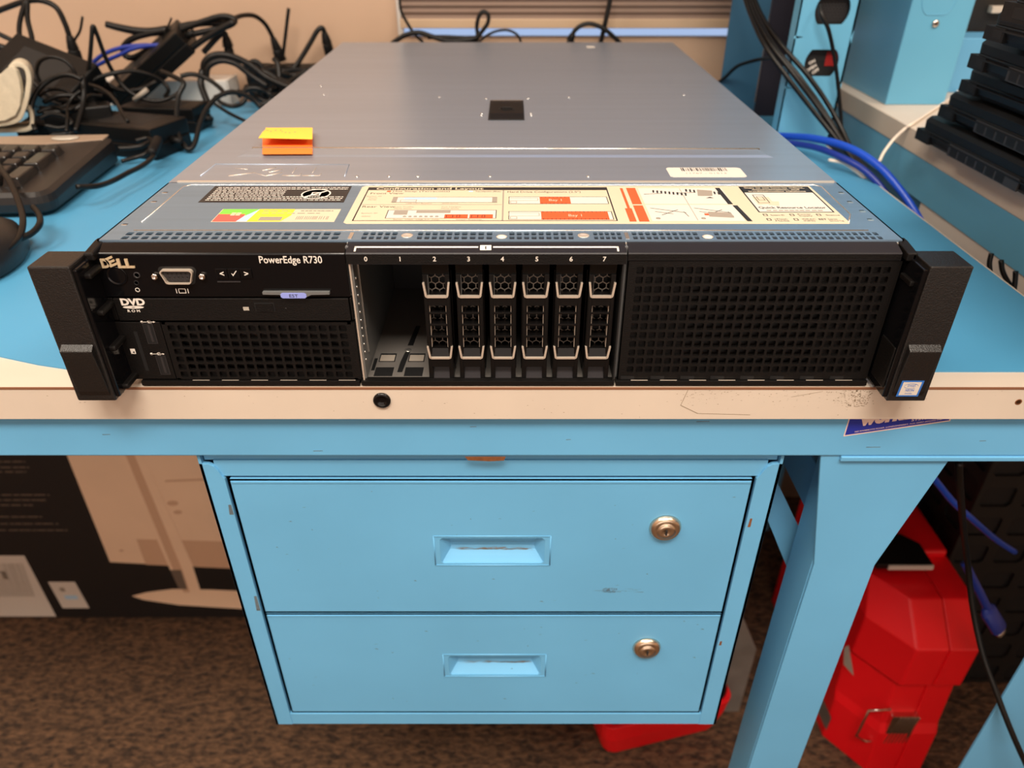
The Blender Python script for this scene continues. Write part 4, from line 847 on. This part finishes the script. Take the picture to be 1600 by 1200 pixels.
b = B(); b.box(545,1350,700,770,33.2,420,'crate'); obj('body', b, t, 1)
q = P(1535,14,Y=699); b = B(); b.box(628,760,690,700,q[2]-4,q[2]+4,'cream'); obj('shelf_edge', b, t, .5, label='cream shelf edge strip')
b = B(); b.box(548,680,640,694,33.2,98,'blue'); tag(obj('blue_bin', b, None, 1), 'dark blue bin behind the laptop stack beside the pale upright', 'bin')
# cords on the right
k = 'black cords draped past the blue post'
off = [(0,0),(9,-3),(17,2),(26,-4)]
lbs = ['leftmost of four black cords running diagonally past the blue post','second from the left of four black cords running past the blue post','third from the left of four black cords running past the blue post','rightmost of four black cords running diagonally past the blue post']
for (dx,dy), lb in zip(off, lbs):
    f = dx/26
    cable('plug_lead', lb, 'cord', [(1120+dx*.3,-140,680),(1146+dx*.4,-60,630),(1172+dx*.6,20,570),(1196+dx*.9,72+dy,520),(1228+dx*1.2,118+dy,495),(1262+dx*1.1,162+dy,482),(1296+dx*.7,204+dy,465),(1326+dx*.3,240,440),(1352+dx*.2,272,415),(1368,300,400)], 2.7, group=k)
cable('black_cord','black cord hanging from the upper outlet of the blue post','cord',[(1281,8,508),(1284,24,500),(1294,45,498),(1302,80,500),(1308,120,500),(1312,160,500),(1315,200,498)],2.2)
cable('black_cord','thin black cord reaching from the server corner across to the blue post','cord',[(1118,132,670),(1132,122,655),(1150,105,640),(1170,97,620),(1192,92,600),(1212,90,560)],2.2)
cable('network_cord','bright blue network cord arching from behind the server over the bench edge','cord',[(1205,212,520),(1235,213,490),(1270,216,455),(1310,225,420),(1345,240,390),(1378,264,365),(1405,295,345),(1424,322,330),(1440,350,318),(1450,380,310)],3.8,'bcord')
cable('network_cord','second darker blue network cord lying lower beside the server','cord',[(1212,222,500),(1245,225,475),(1280,232,440),(1315,246,405),(1345,262,385),(1368,282,370),(1384,302,360),(1395,325,355)],3.4,'bcord2')
cable('pale_cord','thin white cord rising over the side bench edge behind the laptops','cord',[(1374,252,440),(1381,238,452),(1396,218,462),(1414,201,463),(1426,193,0,35.5),(1450,177,0,35),(1480,157,0,35),(1502,138,0,36),(1530,115,0,38),(1548,104,0,40)],1.7,'wcord')
cable('pale_cord','pale cord lying on the mat under the blue network cords','cord',[(1295,250,415),(1318,255,405),(1338,268,392),(1352,280,385)],1.8,'wcord')
for pts, lb in (([(1549,396,192),(1546,412,190),(1548,430,188),(1556,470,184)],'black cord hanging in the gap between the benches, leftmost'),([(1564,407,186),(1567,425,184),(1578,445,182),(1596,470,178)],'black cord curving through the gap between the benches'),([(1587,424,180),(1586,440,178),(1583,465,174)],'black cord at the right frame edge in the gap between the benches')):
    cable('black_cord', lb, 'cord', pts, 2.0)
# ------------------------------------------------------------------ under the bench
t = thing('monitor_box', 'black cardboard box printed with a beige monitor, under the bench on the left', 'box', (-600,560,FZ))
b = B(); b.box(-960,-215,478,640,FZ+.1,-350,'boxblk'); obj('carton', b, t, 1)
Yb = 478; Tb = FRONT(Yb)
def bp_(px, py): p = P(px,py,Y=Yb); return p[0], p[2]
def poly(bb, pts, w, mt): bb.flat([bp_(*p) for p in pts][::-1], Tb, w, mt)
b = B(); poly(b, [(100,700),(440,690),(440,892),(172,878)], .3, 'boxpic')
poly(b, [(213,842),(430,848),(430,891),(228,882)], .4, 'boxpic2'); poly(b, [(258,750),(440,742),(440,746),(258,753)], .4, 'boxpic2')
poly(b, [(183,700),(219,700),(300,880),(318,936),(290,936),(266,890)], .6, 'boxpic'); poly(b, [(192,700),(206,700),(285,890),(297,925),(287,925),(273,895)], .7, 'boxpic2'); poly(b, [(266,890),(283,890),(293,920),(280,920)], .8, 'boxtxt')
for cx_, cy_, r_ in ((270,786,9),(278,800,7),(190,860,4)): poly(b, [(cx_+r_*math.cos(a), cy_+r_*.45*math.sin(a)) for a in [2*math.pi*k_/14 for k_ in range(14)]], .5, 'boxpic2')
poly(b, [(206,931),(230,925),(270,920),(330,921),(440,926),(440,954),(360,950),(280,945),(225,937)], .5, 'boxpic')
obj('printed_monitor', b, t, label='printed beige monitor seen from behind with its stand')
for blk in (((722,40),(731,46),(738,42)),((774,78),(782,72),(790,52)),((808,66),(819,92),(829,106))):
    b = B()
    for y, x1 in blk:
        u1, v = bp_(x1,y); b.dashes(-915, u1, v, 2.2, Tb, .3, 'boxtxt', .85, 12)
    obj('printed_text', b, t)
for pts, lb in (([(-40,868),(38,868),(88,963),(-40,963)],'large white shipping label'),([(75,909),(117,909),(140,950),(98,950)],'small white sticker')):
    b = B(); poly(b, pts, .3, 'white')
    if pts[0][0] < 0:
        for i in range(24): x = -25+i*2.6; poly(b, [(x,880),(x+R.choice([.6,1.2]),880),(x+20,932),(x+19,932)], .4, 'inkg')
        poly(b, [(0,892),(8,892),(14,905),(6,905)], .4, 'inkg')
    else: poly(b, [(92,918),(100,918),(103,924),(95,924)], .4, 'inkg'); poly(b, [(100,930),(120,930),(123,936),(103,936)], .4, 'cyan')
    obj('paper_label', b, t, label=lb)
# red tool case
t = tcs = thing('tool_case', 'large red plastic tool case standing on the carpet right of the bench leg', 'tool case', (530,400,FZ))
def cr_(z, f, top=0):
    if top: return [(478,305,z),(511,262,z),(586,262,z),(594,282,z),(594,515,z),(478,515,z)]
    return [(468,268+f,z),(511,215+f,z),(589,215+f,z),(600,238+f,z),(600,515,z),(468,515,z)]
for nm, x0, x1 in (('left_shell',0,552),('right_shell',553,9999)):
    b = B(); cl = lambda ring: [(min(max(x,x0),x1),y,z) for x,y,z in ring]
    b.loft([cl(r_) for r_ in (cr_(FZ+.1,-7),cr_(-715,-3),cr_(-700,3),cr_(-622,9),cr_(-612,0),cr_(-541,0),cr_(-500,0,1))], 'redp'); obj(nm, b, t, 2)
b = B(); b.box(480,590,330,480,-500,-486,'redp'); obj('top_ridge', b, t, 4)
q = P(1412,870,Z=-484); b = B(); b.prism([(q[0]-45,q[1]-20),(q[0]+28,q[1]-20),(q[0]+28,q[1]+18),(q[0]+10,q[1]+36),(q[0]-45,q[1]+36)], TOP(-486), 0, 9, 'blk'); obj('carry_handle', b, t, 1.5, label='black carry handle')
b = B(); b.box(q[0]-30,q[0]+28,q[1]-22,q[1]-19.5,-485,-478,'white'); obj('handle_strip', b, t, label='white strip on the handle')
l0, l1 = P(1372,1150,Y=222), P(1425,1110,Y=222); b = B(); b.box(l0[0],l1[0]+6,212,224,l0[2],l1[2],'chrome')
for i in range(6): x = l0[0]+3+i*(l1[0]-l0[0])/6; b.tube([(x,211.5,l0[2]+1),(x+8,211.5,l1[2]-1)], 1.1, 'chrome', 6)
obj('latch', b, t, 1.2, label='ribbed chrome latch')
b = B(); q = [P(px,py,Y=216) for px,py in ((1392,1108),(1358,1110),(1338,1150),(1352,1158),(1375,1157))]; b.tube(q, 1.6, 'chrome', 8); obj('latch_wire', b, t, label='chrome wire bail of the latch')
b = B(); q = [P(px,py,X=467.6) for px,py in ((1319,1012),(1326,1008),(1334,1056),(1318,1038))]; b.add([(467.6,p[1],p[2]) for p in q], [(0,1,2,3)], 'white'); obj('white_decal', b, t)
b = B(); q = [P(px,py,X=467.6) for px,py in ((1272,1100),(1282,1083),(1299,1122),(1291,1141))]; b.add([(467.6,p[1],p[2]) for p in q], [(0,1,2,3)], 'grey2'); obj('side_plate', b, t)
# red bag below the cabinet
t = thing('tool_bag', 'red tool bag on the carpet just under the drawer cabinet', 'tool bag', (200,300,FZ))
a0 = Vector(P(946,1181,Z=FZ)); a1 = Vector(P(1112,1140,Z=FZ)); d = (a1-a0).normalized(); nn = Vector((-d.y,d.x,0)); L = (a1-a0).length+4
def bagring(z, e): 
    pts = [(-e,-e),(L+e,-e),(L+e,150+e),(-e,150+e)]; out = []
    for (u,v),(su,sv) in zip(pts, ((1,1),(-1,1),(-1,-1),(1,-1))):
        for q in range(5):
            a = {(1,1):180,(-1,1):270,(-1,-1):0,(1,-1):90}[(su,sv)]+q*22.5; r_ = 18
            p = a0+d*(u+su*r_+r_*math.cos(math.radians(a)))+nn*(v+sv*r_+r_*math.sin(math.radians(a))); out.append((p.x,p.y,z))
    return out
b = B(); b.loft([bagring(FZ+.1,-4),bagring(FZ+6,2),bagring(FZ+50,10),bagring(FZ+86,13)], 'redp', True, False); obj('shell', b, t, 1)
b = B(); b.loft([bagring(FZ+86,8),bagring(FZ+96,8),bagring(FZ+118,0),bagring(FZ+124,-10)], 'blk'); obj('lid', b, t, 1, label='black lid of the red bag')
# grey sheet leaning behind the leg, crate, loose cords
b = B(); b.prism([(lambda a: (a[0],max(a[2],FZ+.2)))(P(x,y,Y=300)) for x,y in ((1100,1120),(1090,1000),(1150,945),(1157,955),(1182,1015),(1152,1120))], FRONT(300), -3, 0, 'grey2'); tag(obj('metal_sheet', b, None, .5), 'dull grey metal sheet standing on edge between the cabinet and bench leg', 'metal sheet')
t = thing('plastic_crate', 'black slatted plastic crate deep under the side bench', 'crate', (850,480,FZ))
b = B(); b.box(616,1150,354,600,FZ+.1,-335,'blkdk'); obj('liner', b, t)
b = B(); b.perf(612,1154,FZ+1,-330,10,9,42,34,FRONT(350),0,4,'crate',.15); b.perf(350.5,604,FZ+1,-330,5,9,40,34,lambda u,v,w: (612-w,u,v),0,4,'crate',.15); b.box(612,1158,346,350,-342,-328,'crate'); obj('slatted_side', b, t)
cable('network_cord','blue network cord sagging under the side bench above the red case','cord',[(1450,735,150),(1466,756,150),(1490,785,155),(1520,812,160),(1555,842,170),(1585,862,180)],3.2,'bcord')
cable('black_cord','black cord hanging from the bench down past the red case to the floor','cord',[(1498,722,30),(1500,760,35),(1505,820,60),(1512,880,80),(1520,950,70),(1535,1020,50),(1556,1080,30),(1575,1130,15),(1592,1170,5),(1606,1200,0)],2.6)
t = cable('video_lead','dark blue video cord with a screw connector hanging beside the red case','cord',[(1508,880,170),(1520,905,165),(1533,930,160),(1545,955,156)],4.6,'bcord2')
b = B(); q0, q1 = Vector(P(1540,948,Y=158)), Vector(P(1561,982,Y=150)); dd = (q1-q0).normalized(); b.tube([q0,q0.lerp(q1,.2),q1], lambda t_: 6+5*min(1,t_*2), 'bcord2', 14, .6); obj('connector', b, t, .8)
b = B(); b.tube([q1,q1+dd*6], 8, 'steelhi', 14, .5); obj('metal_shell', b, t, label='bright metal connector shell')
# ------------------------------------------------------------------ light and camera
def area(name, x, y, z, sx, sy, power, col, rot=(0,0,0)):
    l = bpy.data.lights.new(name, 'AREA'); l.shape = 'RECTANGLE'; l.size = sx*S; l.size_y = sy*S; l.energy = power; l.color = col
    o = bpy.data.objects.new(name, l); C.objects.link(o); o.location = Vector((x,y,z))*S; o.rotation_euler = rot
WARM = (1, .89, .76)
area('ceiling_light', 0, -1100, CZ-15, 1200, 600, 76, WARM)
area('ceiling_light', -1300, -600, CZ-15, 600, 1200, 32, WARM)
area('ceiling_light', 1500, -600, CZ-15, 600, 1200, 32, WARM)
area('front_fill', 0, YF+20, 250, 3000, 1300, 16, (1,.96,.92), (math.pi/2,0,0))  # unseen fill lamp added behind the camera; the front wall has no window
w = bpy.data.worlds.new('daylight sky'); w.use_nodes = True; bpy.context.scene.world = w
bg = w.node_tree.nodes['Background']; bg.inputs['Color'].default_value = (.50,.66,1,1); bg.inputs['Strength'].default_value = 1.0
cam = bpy.data.cameras.new('camera'); co = bpy.data.objects.new('camera', cam); C.objects.link(co)
co.location = Vector(CAM)*S; co.rotation_euler = (math.pi/2-PITCH, 0, 0)
cam.sensor_width = 36; cam.lens = FPX/1600*36; cam.clip_start = .02
cam.dof.use_dof = True; cam.dof.focus_distance = .43; cam.dof.aperture_fstop = 8
sc = bpy.context.scene; sc.camera = co
sc.view_settings.view_transform = 'Standard'; sc.view_settings.look = 'None'; sc.view_settings.exposure = 0; sc.view_settings.gamma = 1
